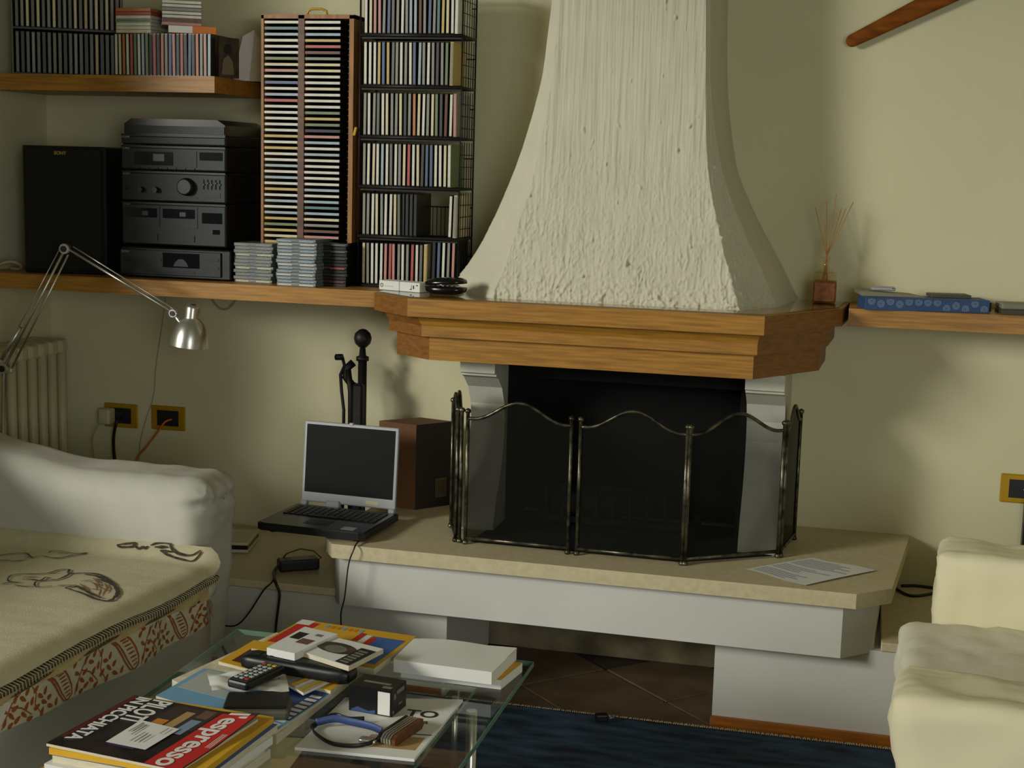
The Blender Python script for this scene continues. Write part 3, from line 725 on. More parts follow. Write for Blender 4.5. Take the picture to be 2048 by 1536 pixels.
for col, xs, nm, nn in ((colA, (TX0+.008-1.682)/2-.0, 'column nearer stereo', 39), (colB, (-1.663+TX1-.01)/2-.012, 'column nearer wire rack', 40)):
    for i in range(nn):
        c = col[i]; z = TZ1-.024-i*pitch
        cdcase('flat', c, (xs-.003+random.uniform(-.001, .001), TY+.0035+random.uniform(-.001, .002), z-.001), (0, 0, 0),
               '%s-spined CD case, %s from top in tower %s' % (colname(c), ordn(i+1), nm), 'CD cases in the wooden tower', scale=(.93, 1, .92))
b = B(); b.box(-.004, .004, -.004, .002, -.013, .013, bev=.002); b.done('yellow_tag', flat('yellow_plastic', (206, 160, 30)), loc=(-1.496, -.205, 1.585), rot=(0, .25, 0))
tag(bpy.data.objects['yellow_tag'], 'small yellow tag hanging between the wooden tower and wire rack', 'tag')

# jewel cases piled on the long shelf
z = ZS
for i in range(12):
    cdcase('jewel', 'g' if i % 4 else 'c', (-1.80+random.uniform(-.004, .004), -.25+random.uniform(-.004, .004), z), (0, 0, random.uniform(-.03, .03)-.02),
           'clear jewel case, %s from the bottom of the pile against the CD player' % ordn(i+1), 'jewel cases piled on the long shelf', m0='jewel'); z += .0099
z = ZS
for i in range(14):
    cdcase('jewel', 'l' if i % 3 else 'w', (-1.642+random.uniform(-.004, .004), -.30+random.uniform(-.003, .003), z), (0, 0, random.uniform(-.03, .03)-.01),
           'clear jewel case, %s from the bottom of the tallest, middle pile' % ordn(i+1), 'jewel cases piled on the long shelf', m0='jewel'); z += .0099
z = ZS
for i in range(13):
    cdcase('jewel', 'knkdkrkkdkskw'[i] if i < 12 else 's', (-1.565+random.uniform(-.003, .003), -.245, z), (0, 0, random.uniform(-.02, .02)),
           'dark jewel case, %s from the bottom of the pile before the wire rack' % ordn(i+1), 'jewel cases piled on the long shelf', m0='case'); z += .0099

# ---------------------------------------------------------------- upper shelf
US = 1.735
RA = math.radians(27)
rk = thing('two_tier_rack', 'grey two-tier CD rack turned in the corner of the upper shelf', 'CD rack', (-2.595, -.245, US), RA)
RWD = .318
for z in (0, .138): B().box(0, RWD, 0, .138, z, z+.006).done('rack_board', 'blackp', rk)
for x in (-.005, RWD): B().box(x, x+.004, 0, .138, 0, .275).done('rack_side', 'smoke', rk)
for tr in range(2):
    for i in range(20):
        c = ('sdsgsdsesdsgsdsydsgs' if tr == 0 else 'sgcscsgcsgscsygcscgs')[i]; lx = .011+i*.0157
        cdcase('up', c, (-2.595+lx*math.cos(RA), -.245+lx*math.sin(RA), US+.0065+tr*.138), (0, 0, RA),
               '%s-spined CD case, %s from corner wall on %s grey rack tier' % (colname(c), ordn(i+1), ('lower', 'upper')[tr]), 'CD cases in the grey rack')
for i, c in enumerate('wcowrewlekrkogbpdrkbkogpl'):
    cdcase('up', c, (-2.243+i*.01265, -.252, US), (0, random.uniform(-.01, .01), 0),
           '%s-spined CD case, %s from the grey rack in the upper shelf row' % (colname(c), ordn(i+1)), 'CD cases standing on the upper shelf')
zz0 = US+.1255
for i, c in enumerate('cwwewro'):
    cdcase('flat', c, (-2.187, -.25, zz0), (0, 0, random.uniform(-.03, .03)), '%s-spined CD case, %s from bottom of low pile on CD row' % (colname(c), ordn(i+1)), 'CD cases piled on the upper row', m0='sp_'+('w' if c in 'cwe' else c)); zz0 += .0105
bxw = thing('software_box', 'small white and orange carton under the tilted CD pile', 'box', (-2.03, -.18, US+.1255), math.radians(28))
B().box(-.07, .07, -.065, .065, 0, .022, bev=.001).done('carton', 'orange', bxw)
B().box(-.07, .0, -.0657, -.0645, .001, .021).done('label', 'paper', bxw)
zz0 = US+.148
for i, c in enumerate('pnwwgww'):
    cdcase('flat', c, (-2.06+.03, -.245+.0, zz0), (0, 0, math.radians(28)+random.uniform(-.04, .04)), '%s-spined CD case, %s from bottom of turned pile on carton' % (colname(c), ordn(i+1)), 'CD cases piled on the upper row', m0='sp_g'); zz0 += .0105
ph = thing('photo_card', 'small dark snapshot propped at the end of the upper CD row', 'photo', (-1.925, -.215, US), math.radians(52))
B().box(-.001, .066, 0, .004, 0, .118).done('card', 'photo', ph)
b = B(); b.lathe([(.014, 0), (.014, .0006)], (.028, -.0008, .085), 14, mtx=RX); b.done('printed_head', flat('photo_dark', (14, 11, 10)), ph)
B().prism([(.008, .01), (.05, .01), (.044, .05), (.03, .068), (.014, .055)], -.0008, 0, axis='y').done('printed_figure', flat('photo_pale', (120, 106, 84)), ph)
wc = thing('white_card_holder', 'leaning white folded card beside the wooden tower on upper shelf', 'card', (-1.945, -.075, US), math.radians(30))
b = B(); b.prism([(0, 0), (.05, 0), (.066, .155), (.03, .135)], 0, .004, axis='y'); b.done('front_leaf', 'paper', wc)
b = B(); b.prism([(.05, 0), (.09, 0), (.09, .125), (.066, .15)], .01, .03, axis='y'); b.done('rear_leaf', 'ivory', wc)
fr = thing('brown_frame', 'small brown framed picture half hidden behind the wooden tower', 'picture frame', (-1.90, .045, US))
B().box(-.06, .10, 0, .018, 0, .118, bev=.002).done('frame', 'blackp', fr)
B().box(-.052, .092, -.001, .004, .028, .108).done('picture', 'card', fr)

# ---------------------------------------------------------------- on the mantel
wb = thing('white_carton', 'narrow white carton with black marks on the left end of the mantel', 'box', (-1.31, -.333, ZS+.0045), math.atan2(-.045, .138))
B().box(-.0725, -.001, 0, .05, 0, .027, bev=.001).box(.001, .0725, 0, .05, 0, .027, bev=.001).done('carton', 'paper', wb)
b = B()
for k in range(12):
    a0, a1 = k*PI/6, (k+1)*PI/6
    b.face([(-.062+.0055*math.cos(a0), -.0004, .0135+.0055*math.sin(a0)), (-.062+.0055*math.cos(a1), -.0004, .0135+.0055*math.sin(a1)), (-.062+.0035*math.cos(a1), -.0004, .0135+.0035*math.sin(a1)), (-.062+.0035*math.cos(a0), -.0004, .0135+.0035*math.sin(a0))])
b.box(.043, .0445, -.0005, 0, .006, .02).box(.038, .043, -.0005, 0, .006, .009).box(.049, .053, -.0005, 0, .009, .019).box(.06, .066, -.0005, 0, .018, .021)
b.box(-.052, -.02, -.0003, 0, .011, .0125, mi=1)
b.done('printed_mark', ['darkbox', 'paperg'], wb)
ec = thing('spectacle_case', 'black glossy clamshell case lying half open on the mantel', 'case', (-1.155, -.385, ZS+.0045), math.radians(-6))
def shell(z0, z1, tilt, nm, m):
    bb = B()
    def f(u, v):
        a = u*2*PI; r = math.sin(v*PI/2)
        x = .062*r*math.copysign(abs(math.cos(a))**.75, math.cos(a)); y = .036*r*math.copysign(abs(math.sin(a))**.8, math.sin(a))
        z = z0+(z1-z0)*math.cos(v*PI/2)**.55
        return Vector((x, y, z+tilt*(x+.06)))
    bb.grid(f, 36, 8); bmesh.ops.remove_doubles(bb.bm, verts=bb.bm.verts[:], dist=1e-5)
    r = bmesh.ops.holes_fill(bb.bm, edges=[e for e in bb.bm.edges if e.is_boundary], sides=60)
    bb.done(nm, m, ec)
shell(.024, .0, 0, 'lower_shell', 'blackgloss'); shell(.027, .046, .07, 'upper_shell', 'blackgloss')
b = B(); b.tube([(-.055, -.012, .027), (0, -.036, .031), (.058, -.012, .036)], .0012, 6); b.done('rim', 'silver', ec)
rdf = thing('reed_diffuser', 'square amber reed diffuser bottle with sticks on the mantel end', 'diffuser', (-.122, -.03, ZS+.0045))
B().box(-.032, .032, -.032, .032, .002, .062, bev=.004).done('liquid', 'oil', rdf)
b = B(); b.box(-.034, .034, -.034, .034, 0, .086, bev=.006, seg=2).lathe([(.034, .086), (.02, .095), (.011, .10), (.010, .125), (.016, .127), (.016, .131), (.009, .132)], (0, 0, 0), 20); b.done('bottle', 'bottle', rdf)
random.seed(11)
for k, (dx, dy) in enumerate(((-.045, .01), (-.012, .03), (.018, .0), (.05, .015), (.072, -.01), (-.028, -.02), (.036, .03))):
    B().tube([(-dx*.25, -dy*.2, .01), (0, 0, .13), (dx*.9, dy, .27+.02*(k % 3))], .0012, 5).done('reed', 'reed', rdf)
# ---------------------------------------------------------------- on the right shelf
bb_ = thing('patterned_box', 'flat blue box with pale circle pattern on the right shelf', 'box', (.162, -.118, ZS), math.atan2(.075, .341))
B().box(-.172, .172, 0, .10, 0, .035, bev=.001).done('box_body', 'bluebox', bb_)
random.seed(5)
for k in range(13):
    x = -.155+k*.026; z = random.choice((.010, .018, .025)); b = B()
    for rr in (.010, .007, .004):
        for q in range(16):
            a0, a1 = q*PI/8, (q+1)*PI/8
            P = [(x+R*math.cos(t), -.0006, z+R*math.sin(t)) for R, t in ((rr, a0), (rr, a1), (rr-.0013, a1), (rr-.0013, a0))]
            if all(.001 < p[2] < .034 and abs(p[0]) < .171 for p in P): b.face(P)
    b.done('printed_circle', 'paleblue', bb_)
B().box(.1722, .178, .004, .096, .003, .030, bev=.002).done('dark_end', 'blackgloss', bb_)
en = thing('envelope_pile', 'grey papers lying on top of the blue patterned box', 'papers', (.05, -.10, ZS+.0352), math.radians(12))
b = B(); b.prism([(-.075, .004), (-.078, .012), (-.06, .014), (.08, .006), (.11, .0), (-.068, .0)], 0, .07, axis='y'); b.done('folded_paper', flat('grey_paper', (134, 128, 104)), en)
b = B(); b.box(.13, .24, .012, .08, 0, .009, bev=.001); b.done('flat_notebook', flat('dark_paper', (74, 70, 56)), en)
ds = thing('silver_gadget', 'small silver gadget resting on the papers over blue box', 'gadget', (.042, -.085, ZS+.0495), math.radians(12))
B().box(-.034, .034, 0, .03, 0, .011, bev=.004, seg=2).done('body', 'silverp', ds); B().box(.024, .028, -.0006, .001, .006, .009).done('button', 'blackp', ds)
gb = thing('grey_case', 'low grey case on the right shelf beyond the blue box', 'case', (.52, -.062, ZS), math.radians(9))
B().box(-.16, .30, 0, .08, 0, .013, bev=.001).done('lower_half', flat('case_dark', (66, 66, 52)), gb); B().box(-.16, .30, 0, .08, .0135, .030, bev=.003).done('upper_half', flat('case_grey', (128, 128, 112)), gb)

# wooden blade mounted on the wall
bl = thing('wooden_blade', 'long brown wooden propeller blade mounted slanting on the wall', 'propeller', (.3, YW, 2.08))
b = B()
ax = Vector((.252, 0, .129)).normalized(); nx = Vector((-ax.z, 0, ax.x)); L = .62
def blade(u, v):
    t = u*u; hw = (.0175+.024*t)*(math.sqrt(max(0, 1-(1-t/.03)**2)) if t < .03 else 1); a = v*2*PI
    base = Vector((-.405, -.03, -.211))+ax*(t*L)
    return base+nx*math.cos(a)*hw+Vector((0, 1, 0))*math.sin(a)*.007*min(1, .3+t*12)
b.grid(blade, 40, 16); b.done('blade', 'fanwood', bl)
B().lathe([(.05, 0), (.05, .035), (.03, .045)], (.145, -.001, .07), 24, mtx=RX).done('hub', 'fanwood', bl)

# ---------------------------------------------------------------- arm lamp
lm = thing('arm_lamp', 'silver articulated arm lamp with bell shade behind the sofa', 'lamp', (-2.51, -.47, .0))
B().lathe([(.09, .286), (.09, .30), (.02, .306), (.012, .33)], (0, 0.12, 0), 28).done('base', 'silver', lm) if False else None
B().lathe([(.10, 0.0005), (.10, .018), (.02, .024), (.012, .04)], (0, -.05, 0), 28).done('base', 'silver', lm)
B().tube([(0, -.05, .03), (0, -.0, .84)], .0065, 10).done('pole', 'silver', lm)
P0 = Vector((0, 0, .853)); P1 = Vector((.214, 0, 1.221)); P2 = Vector((.566, -.01, 1.050))
d = (P1-P0).normalized(); nn = Vector((-d.z, 0, d.x))
for off, r in ((.0, .0042), (.020, .0018), (-.022, .0032)):
    B().tube([P0+nn*off+d*(.02 if off else 0), P1+nn*off*.75-d*.01], r, 8).done('lower_arm_rod', 'silver', lm)
B().tube([P0+nn*.02+d*.02, P0+d*.14+nn*.012], .006, 8).done('spring', 'silver', lm)
d2 = (P2-P1).normalized(); n2 = Vector((-d2.z, 0, d2.x))
B().tube([P1+n2*.004, P2], .0042, 8).done('upper_arm_rod', 'silver', lm)
B().tube([P1+n2*.018+d2*.02, P1+n2*.016+d2*.12, P2+n2*.010], .0022, 8).done('upper_arm_rod', 'silver', lm)
for nm, p, r in (('joint', P0, .016), ('joint', P1, .015), ('joint', P2, .012)):
    bb = B(); bb.lathe([(r, -.010), (r, .010)], p, 16, mtx=RX).lathe([(r*.6, .010), (r*.6, .013)], p, 14, mtx=RX, mi=1); bb.done(nm, ['silver', 'blackp'], lm)
B().box(P0.x-.012, P0.x+.03, -.008, .008, P0.z-.012, P0.z+.004, bev=.003).done('clamp', 'silver', lm)
B().tube([P2, P2+Vector((.02, 0, -.025)), P2+Vector((.045, 0, -.05))], .008, 10).done('head_stem', 'silver', lm)
SC = Vector((.610, -.005, .957)); tl = Matrix.Rotation(math.radians(7), 4, 'Y')
bb = B(); pr = [(.0555, .0), (.0545, .01), (.051, .03), (.044, .052), (.033, .07), (.022, .08), (.021, .085), (.021, .112), (.018, .119), (.008, .121)]
bb.lathe(pr, SC, 36, mtx=tl, cap=False).lathe([(r*.97, z) for r, z in pr[:6]], SC, 36, mtx=tl, cap=False)
bb.done('shade', 'silver', lm)
B().lathe([(.001, .10), (.008, .095), (.016, .07), (.015, .05), (.001, .035)], SC, 16, mtx=tl, cap=False).done('bulb', 'ivory', lm)

# ---------------------------------------------------------------- sofa with throw
so = thing('sofa', 'white slipcovered sofa with rounded arm along the side wall', 'sofa', (-2.1, -1.6, 0))
def arm_fn(p):
    p = p.copy()
    rise = .075*max(0, min(1, (-2.06-p.x)/.40))**1.4
    p.z += rise*max(0, min(1, (p.z-.2)/.45))
    fr_ = max(0, min(1, (p.x+1.80)/.16))                     # towards the front end
    p.x -= (.020*max(0, min(1, (.58-p.z)/.1))+.055*max(0, (.40-p.z)/.40)+(.03 if p.z < .14 else 0))*fr_
    seam = math.exp(-((p.z-.585)/.014)**2)*.013*max(0, min(1, (p.x+1.76)/.08))
    p.y += seam*(1 if p.y < -.75 else -1); p.x -= seam
    ear = max(0, min(1, (p.x+1.70)/.05))*max(0, min(1, (p.z-.56)/.05))
    p += noise.noise_vector(p*22)*.009*ear+noise.noise_vector(p*46)*.005*ear
    p += noise.noise_vector(Vector((p.x*9, p.y*9, p.z*42)))*.005*fr_*max(0, min(1, (.6-p.z)/.05))
    p += noise.noise_vector(Vector((p.x*16+p.z*12, p.y*5, p.z*7)))*.004
    return p
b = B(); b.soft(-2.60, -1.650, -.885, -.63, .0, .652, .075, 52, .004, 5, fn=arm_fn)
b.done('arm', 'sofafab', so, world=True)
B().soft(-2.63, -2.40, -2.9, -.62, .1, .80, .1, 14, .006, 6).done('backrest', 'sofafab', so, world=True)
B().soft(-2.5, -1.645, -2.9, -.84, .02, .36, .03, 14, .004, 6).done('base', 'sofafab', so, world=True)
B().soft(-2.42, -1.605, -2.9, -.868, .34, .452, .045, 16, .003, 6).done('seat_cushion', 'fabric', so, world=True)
th = thing('throw', 'cream throw printed with seashells and rust paisley border over the sofa seat', 'throw', (-1.95, -1.6, .46))
def zth(x, y):
    pl = .458+(-.959-y)*.045
    t = max(0, min(1, (y+.97)/.10)); up = .03*t*t*(3-2*t)
    e = max(0, (x+1.64)/.05); drop = .022*e*e
    return pl+up-drop+.004*noise.noise(Vector((x*6, y*6, 1)))+.0012*noise.noise(Vector((x*3, y*22, 4)))
def fx(y):      # front edge line of the throw
    cr = max(0, min(1, (y+.93)/.05)); return -1.588+.003*math.sin(y*9)-.05*cr*cr
def top_s(u, v):
    y = -2.75+u*(2.75-.882); x = -2.38+v*(fx(y)+2.38); return Vector((x, y, zth(x, y)))
b = B(); b.grid(top_s, 110, 60)
b.done('top_cloth', 'throw', th, world=True)
def edge(k, off, dz):
    y = -2.7+k*(2.7-.90); x = fx(y); return Vector((x+off, y, zth(x, y)-.012+dz+.0012*math.sin(y*21)))
b = B(); b.tube([edge(k/90*.972, .001, -.001) for k in range(91)], .0075, 8); b.done('stitched_hem', 'stitch', th, world=True)
b = B()
for k in range(150):
    p = edge(k/150*.972, .0, 0); b.tube([p+Vector((-.014, 0, .012)), p+Vector((.009, .002, .004)), p+Vector((.010, .003, -.010))], .0011, 4)
o = b.done('hem_stitches', 'stitchw', th, world=True); o['kind'] = 'stuff'
# folded-under reverse and the paisley border hanging below the hem
def low(y): return -.026+lerp_tab([(-2.7, .42), (-1.917, .397), (-1.739, .380), (-1.43, .352), (-1.075, .335), (-.93, .34)], y)
def mid(y): return min(zth(fx(y), y)-.034, lerp_tab([(-2.7, .515), (-1.91, .488), (-1.5, .458), (-1.308, .425), (-1.018, .383), (-.93, .375)], y))
def hang(u, v):
    y = -2.7+u*(2.7-.98); z = zth(fx(y), y)-.02; zl = mid(y)-.004
    return Vector((-1.598+.010*v+.006*math.sin(y*23+v*3), y, z+(zl-z)*v))
b = B(); b.grid(hang, 80, 6); b.done('folded_reverse', 'throwback', th, world=True)
def bandx(y, z): return -1.600+.005*math.sin(y*17)+.008*noise.noise(Vector((y*5, z*8, 3)))
def band(u, v):
    y = -2.7+u*(2.7-1.0); z = mid(y)+(low(y)-mid(y))*v; return Vector((bandx(y, z), y, z))
b = B(); b.grid(band, 90, 8); b.done('border_cloth', 'throw', th, world=True)
b = B(); b.tube([Vector((-1.594, -2.7+k*.0215, mid(-2.7+k*.0215))) for k in range(78)], .004, 6); b.done('border_hem', 'stitch', th, world=True)
def band_stroke(b, pts, wd):
    # pts: (y, v) with v 0 top .. 1 bottom
    L = []; Q = []
    for (y0, v0), (y1, v1) in zip(pts, pts[1:]):
        n = max(1, int(max(abs(y1-y0)/.012, abs(v1-v0)/.12)))
        Q += [(y0+(y1-y0)*t/n, v0+(v1-v0)*t/n) for t in range(n)]
    Q.append(pts[-1])
    P = []
    for y, v in Q:
        z = mid(y)+(low(y)-mid(y))*v; P.append(Vector((0, y, z)))
    for i, p in enumerate(P):
        d = P[min(i+1, len(P)-1)]-P[max(i-1, 0)]; d = d.normalized() if d.length > 1e-6 else Vector((0, 1, 0)); n = Vector((0, -d.z, d.y))
        w_ = wd*(.55+.45*math.sin(PI*min(.95, max(.1, i/max(1, len(P)-1)))))
        L.append([b.bm.verts.new((bandx(q.y, q.z)+.0012, q.y, q.z)) for q in (p+n*w_/2, p-n*w_/2)])
    for a, c in zip(L, L[1:]): b.bm.faces.new((a[0], a[1], c[1], c[0]))
def band_leaf(b, y, v, a, L, W):
    zc = mid(y)+(low(y)-mid(y))*v; ring = []
    for k in range(10):
        t = k*PI/5; px, pz = L*math.cos(t), W*math.sin(t)*(1-.35*math.cos(t))
        yy, z = y+px*math.cos(a)-pz*math.sin(a), zc+px*math.sin(a)+pz*math.cos(a)
        ring.append(b.bm.verts.new((bandx(yy, z)+.0013, yy, z)))
    b.bm.faces.new(ring)
random.seed(2)
A1 = [(.08, .04), (.17, .10), (.24, .24), (.30, .46), (.355, .72), (.42, .95), (.50, .97)]
A2 = [(.28, .02), (.38, .08), (.46, .22), (.52, .44), (.56, .68), (.56, .88), (.50, .97)]
UW = .27
for k in range(7):
    y0 = -1.245-k*UW; b = B(); Y = lambda s_: y0+s_*UW
    for arc in (A1, A2, [(p[0]+.045, p[1]+.02) for p in A1[:-1]]): band_stroke(b, [(Y(p[0]), p[1]) for p in arc], .0055)
    for q in range(11):
        t = (q+.5)/11*5; i = int(t); f = t-i
        p = [A1[i][c]+(A1[i+1][c]-A1[i][c])*f for c in (0, 1)]; r = [A2[i][c]+(A2[i+1][c]-A2[i][c])*f for c in (0, 1)]
        band_stroke(b, [(Y(p[0]+(r[0]-p[0])*.42), p[1]+(r[1]-p[1])*.42), (Y(p[0]+(r[0]-p[0])*.86), p[1]+(r[1]-p[1])*.86)], .0045)
    for st_ in ([(.60, .96), (.66, .66), (.74, .34), (.86, .12)], [(.72, .42), (.84, .56), (.95, .86)], [(.98, .1), (1.03, .35), (1.0, .62), (1.06, .9)]):
        band_stroke(b, [(Y(c), v) for c, v in st_], .0035)
    for c, v, a_, l_ in ((.62, .20, .6, 1), (.68, .10, -.4, 1), (.79, .22, .9, 1.1), (.65, .46, -.7, 1), (.77, .50, .3, 1.1), (.87, .34, -.5, 1.1), (.93, .18, .8, 1), (.90, .58, .5, 1), (.64, .78, .9, 1), (.72, .68, -.6, 1.1), (.78, .84, .2, 1.1), (.86, .78, -.9, 1), (.70, .93, .1, .9), (.97, .5, 1.2, .9), (.03, .24, .7, 1), (.08, .48, -.5, 1), (.15, .40, .8, .9), (.02, .72, .4, 1.1), (.12, .68, -.7, 1.1), (.20, .62, .3, .9), (.08, .90, .6, 1), (.20, .86, -.3, 1.1), (.30, .84, .7, .9), (.92, .94, .2, 1)):
        band_leaf(b, Y(c), v, a_+random.uniform(-.3, .3), .0105*l_, .0048)
    b.done('paisley_print', 'rustink', th, world=True)
def smooth2(l):
    if len(l) < 3: return l
    P = [(2*l[0][0]-l[1][0], 2*l[0][1]-l[1][1])]+list(l)+[(2*l[-1][0]-l[-2][0], 2*l[-1][1]-l[-2][1])]; out = []
    for i in range(1, len(P)-2):
        for k in range(6):
            t = k/6; out.append(tuple(.5*((2*P[i][c])+(P[i+1][c]-P[i-1][c])*t+(2*P[i-1][c]-5*P[i][c]+4*P[i+1][c]-P[i+2][c])*t*t+(3*P[i][c]-P[i-1][c]-3*P[i+1][c]+P[i+2][c])*t**3) for c in (0, 1)))
    return out+[l[-1]]
SH1 = [[(-1.873, -1.175), (-1.844, -1.163), (-1.809, -1.162), (-1.764, -1.194), (-1.718, -1.245), (-1.679, -1.296), (-1.663, -1.335), (-1.656, -1.37), (-1.667, -1.381), (-1.696, -1.374), (-1.747, -1.344), (-1.784, -1.326), (-1.81, -1.31)], [(-1.81, -1.31), (-1.799, -1.285), (-1.769, -1.306), (-1.724, -1.34), (-1.685, -1.363)], [(-1.837, -1.174), (-1.799, -1.18), (-1.751, -1.217), (-1.719, -1.252)], [(-1.791, -1.205), (-1.762, -1.214), (-1.728, -1.242)]]
SH1b = [[(-1.964, -1.333), (-1.958, -1.31), (-1.937, -1.294)], [(-1.984, -1.279), (-1.993, -1.247), (-1.977, -1.226), (-1.941, -1.211), (-1.925, -1.189), (-1.92, -1.157), (-1.9, -1.142), (-1.884, -1.172), (-1.876, -1.176), (-1.87, -1.21), (-1.875, -1.24), (-1.895, -1.256), (-1.908, -1.275), (-1.895, -1.304), (-1.877, -1.324), (-1.865, -1.319), (-1.849, -1.302)], [(-1.984, -1.279), (-1.967, -1.299), (-1.948, -1.299)], [(-1.935, -1.327), (-1.91, -1.331), (-1.886, -1.321)], [(-1.84, -1.295), (-1.826, -1.283), (-1.801, -1.272)], [(-1.948, -1.271), (-1.936, -1.262), (-1.907, -1.26), (-1.909, -1.233), (-1.894, -1.234)]]
SH2 = [[(-2.128, -1.108), (-2.132, -1.085), (-2.122, -1.057), (-2.106, -1.038), (-2.087, -1.034), (-2.053, -1.067), (-2.039, -1.077)], [(-2.067, -1.074), (-2.05, -1.066), (-2.037, -1.045), (-2.011, -1.05), (-1.994, -1.05), (-1.981, -1.041), (-1.972, -1.008), (-1.964, -0.989), (-1.956, -0.961), (-1.972, -0.976), (-1.999, -0.979), (-2.027, -0.97), (-2.045, -0.982), (-2.042, -1.006)], [(-2.114, -1.129), (-2.103, -1.129), (-2.087, -1.125), (-2.063, -1.119), (-2.044, -1.099)], [(-2.022, -0.997), (-2.01, -0.992), (-1.991, -0.992)]]
SHB = [[(-1.748, -1.298), (-1.728, -1.303)], [(-1.732, -1.278), (-1.702, -1.305)], [(-1.767, -1.251), (-1.746, -1.256)], [(-1.811, -1.235), (-1.796, -1.215)]]
SH3 = [[(-1.956, -0.787), (-1.934, -0.769), (-1.918, -0.762), (-1.906, -0.792), (-1.934, -0.805), (-1.956, -0.787)], [(-1.906, -0.784), (-1.881, -0.808), (-1.88, -0.79), (-1.866, -0.801), (-1.871, -0.777)], [(-1.868, -0.767), (-1.864, -0.738), (-1.835, -0.725), (-1.802, -0.774), (-1.764, -0.81), (-1.729, -0.812), (-1.728, -0.759)], [(-1.823, -0.801), (-1.782, -0.835), (-1.73, -0.863), (-1.698, -0.866), (-1.718, -0.772)], [(-1.823, -0.801), (-1.787, -0.802)], [(-1.851, -0.777), (-1.819, -0.763)]]
def remap(p):
    x, y = p; y2 = -.892+(y+.73)*.43; return (x+(y-y2)*.49, y2)
SH3 = [[remap(p) for p in l] for l in SH3]
zf = lambda x, y: zth(x, y)+.003
SHC = [[(-1.80, -1.20), (-1.765, -1.235), (-1.74, -1.275)], [(-1.785, -1.235), (-1.755, -1.262), (-1.73, -1.30)], [(-1.80, -1.26), (-1.77, -1.29), (-1.735, -1.335)], [(-1.745, -1.24), (-1.715, -1.28), (-1.70, -1.32)], [(-1.72, -1.30), (-1.70, -1.345)], [(-1.96, -1.25), (-1.93, -1.235)], [(-1.93, -1.20), (-1.91, -1.18)]]
for strokes, wd, m in ((SHC, .007, 'sepia'), (SH1, .013, 'ink'), (SH1b, .008, 'ink'), (SH2, .007, 'ink'), (SHB, .008, 'sepia'), (SH3, .012, 'ink')):
    b = B()
    for l in strokes: b.ribbon(smooth2(l), wd, zf)
    b.done('shell_print', m, th, world=True)

# ---------------------------------------------------------------- armchair at the right
ac = thing('armchair', 'white slipcovered armchair with boxy arms at the right of the hearth', 'armchair', (.6, -1.25, 0))
RM = Matrix.Translation((.085, -1.8, 0)) @ Matrix.Rotation(math.radians(-5.5), 4, 'Z')
RS = RM @ Matrix(((1, 0, -.13, .082), (0, 1, 0, 0), (0, 0, 1, 0), (0, 0, 0, 1)))
def acs(nm, x0, x1, y0, y1, z0, z1, r, m, seed, amp=.006, fq=8, n=26, mt=None):
    b = B(); b.soft(x0, x1, y0, y1, z0, z1, r, n, amp, fq, seed=seed, mtx=mt or RM); return b.done(nm, m, ac, world=True)
acs('arm', 0.0, .85, -.10, .09, 0.03, .645, .032, 'fabricy', 1, .009, 13, mt=RS)
acs('arm', .020, .85, .885, 1.05, .03, .650, .028, 'fabricy', 4, .008, 12)
acs('seat_cushion', .115, .80, -1.69, -.925, .34, .492, .036, 'fabric', 8, .009, 17, mt=Matrix())
acs('base', .03, .82, .08, .90, .03, .32, .03, 'fabric', 10)
acs('backrest', .62, .86, .06, .92, .30, .78, .08, 'fabric', 12)

# ---------------------------------------------------------------- rug
rg = thing('rug', 'blue wool rug with pale fringe in front of the hearth', 'rug', (-.6, -1.5, 0))
def rugf(u, v):
    x = -1.52+u*2.32; y = -.545-v*2.6
    return Vector((x, y, .012+.004*noise.noise(Vector((x*9, y*14, 0)))+.003*noise.noise(Vector((x*40, y*60, 2)))))
b = B(); b.grid(rugf, 150, 120); b.done('pile', 'rug', rg, world=True)
B().box(-1.52, .8, -3.145, -.547, .001, .008).done('backing', 'fringe', rg, world=True)
b = B(); random.seed(9)
for k in range(382):
    x = -1.51+k*.00605; fr_ = .0012+.0010*max(0, min(1, (x+.6)/.2)); 
    b.tube([(x, -.556, .019), (x+random.uniform(-.006, .006), -.540, .016), (x+random.uniform(-.01, .01), -.523+random.uniform(-.004, .006), .004)], fr_, 4)
o = b.done('fringe', 'fringe', rg, world=True); o['kind'] = 'stuff'

# ---------------------------------------------------------------- glass table
gt = thing('glass_table', 'clear glass coffee table with lower shelf and round metal legs', 'table', (-1.05, -1.9, .012))
def pane(nm, x0, x1, y0, y1, z0, z1):
    B().box(x0, x1, y0, y1, z0, z1).done(nm, 'glass', gt, world=True)
    bb = B()
    e = .0012
    bb.box(x0-e, x0, y0-e, y1+e, z0, z1).box(x1, x1+e, y0-e, y1+e, z0, z1).box(x0, x1, y0-e, y0, z0, z1).box(x0, x1, y1, y1+e, z0, z1)
    bb.done('glass_edge', 'glassedge', gt, world=True)
pane('glass_top', -1.42, -.69, -2.5, -1.195, .368, .38)
pane('lower_shelf', -1.33, -.862, -2.38, -1.055, .238, .248)
for x, y in ((-.752, -1.495), (-1.37, -1.33), (-.76, -2.4), (-1.37, -2.4)):
    bb = B(); bb.tube([(x, y, .012), (x, y, .367)], .0115, 16); bb.done('leg', 'silver', gt, world=True)
for x, y in ((-1.29, -1.10), (-.90, -1.10), (-1.29, -2.33), (-.90, -2.33)):
    bb = B(); bb.tube([(x, y, .012), (x, y, .237)], .008, 12); bb.done('shelf_support', 'silver', gt, world=True)

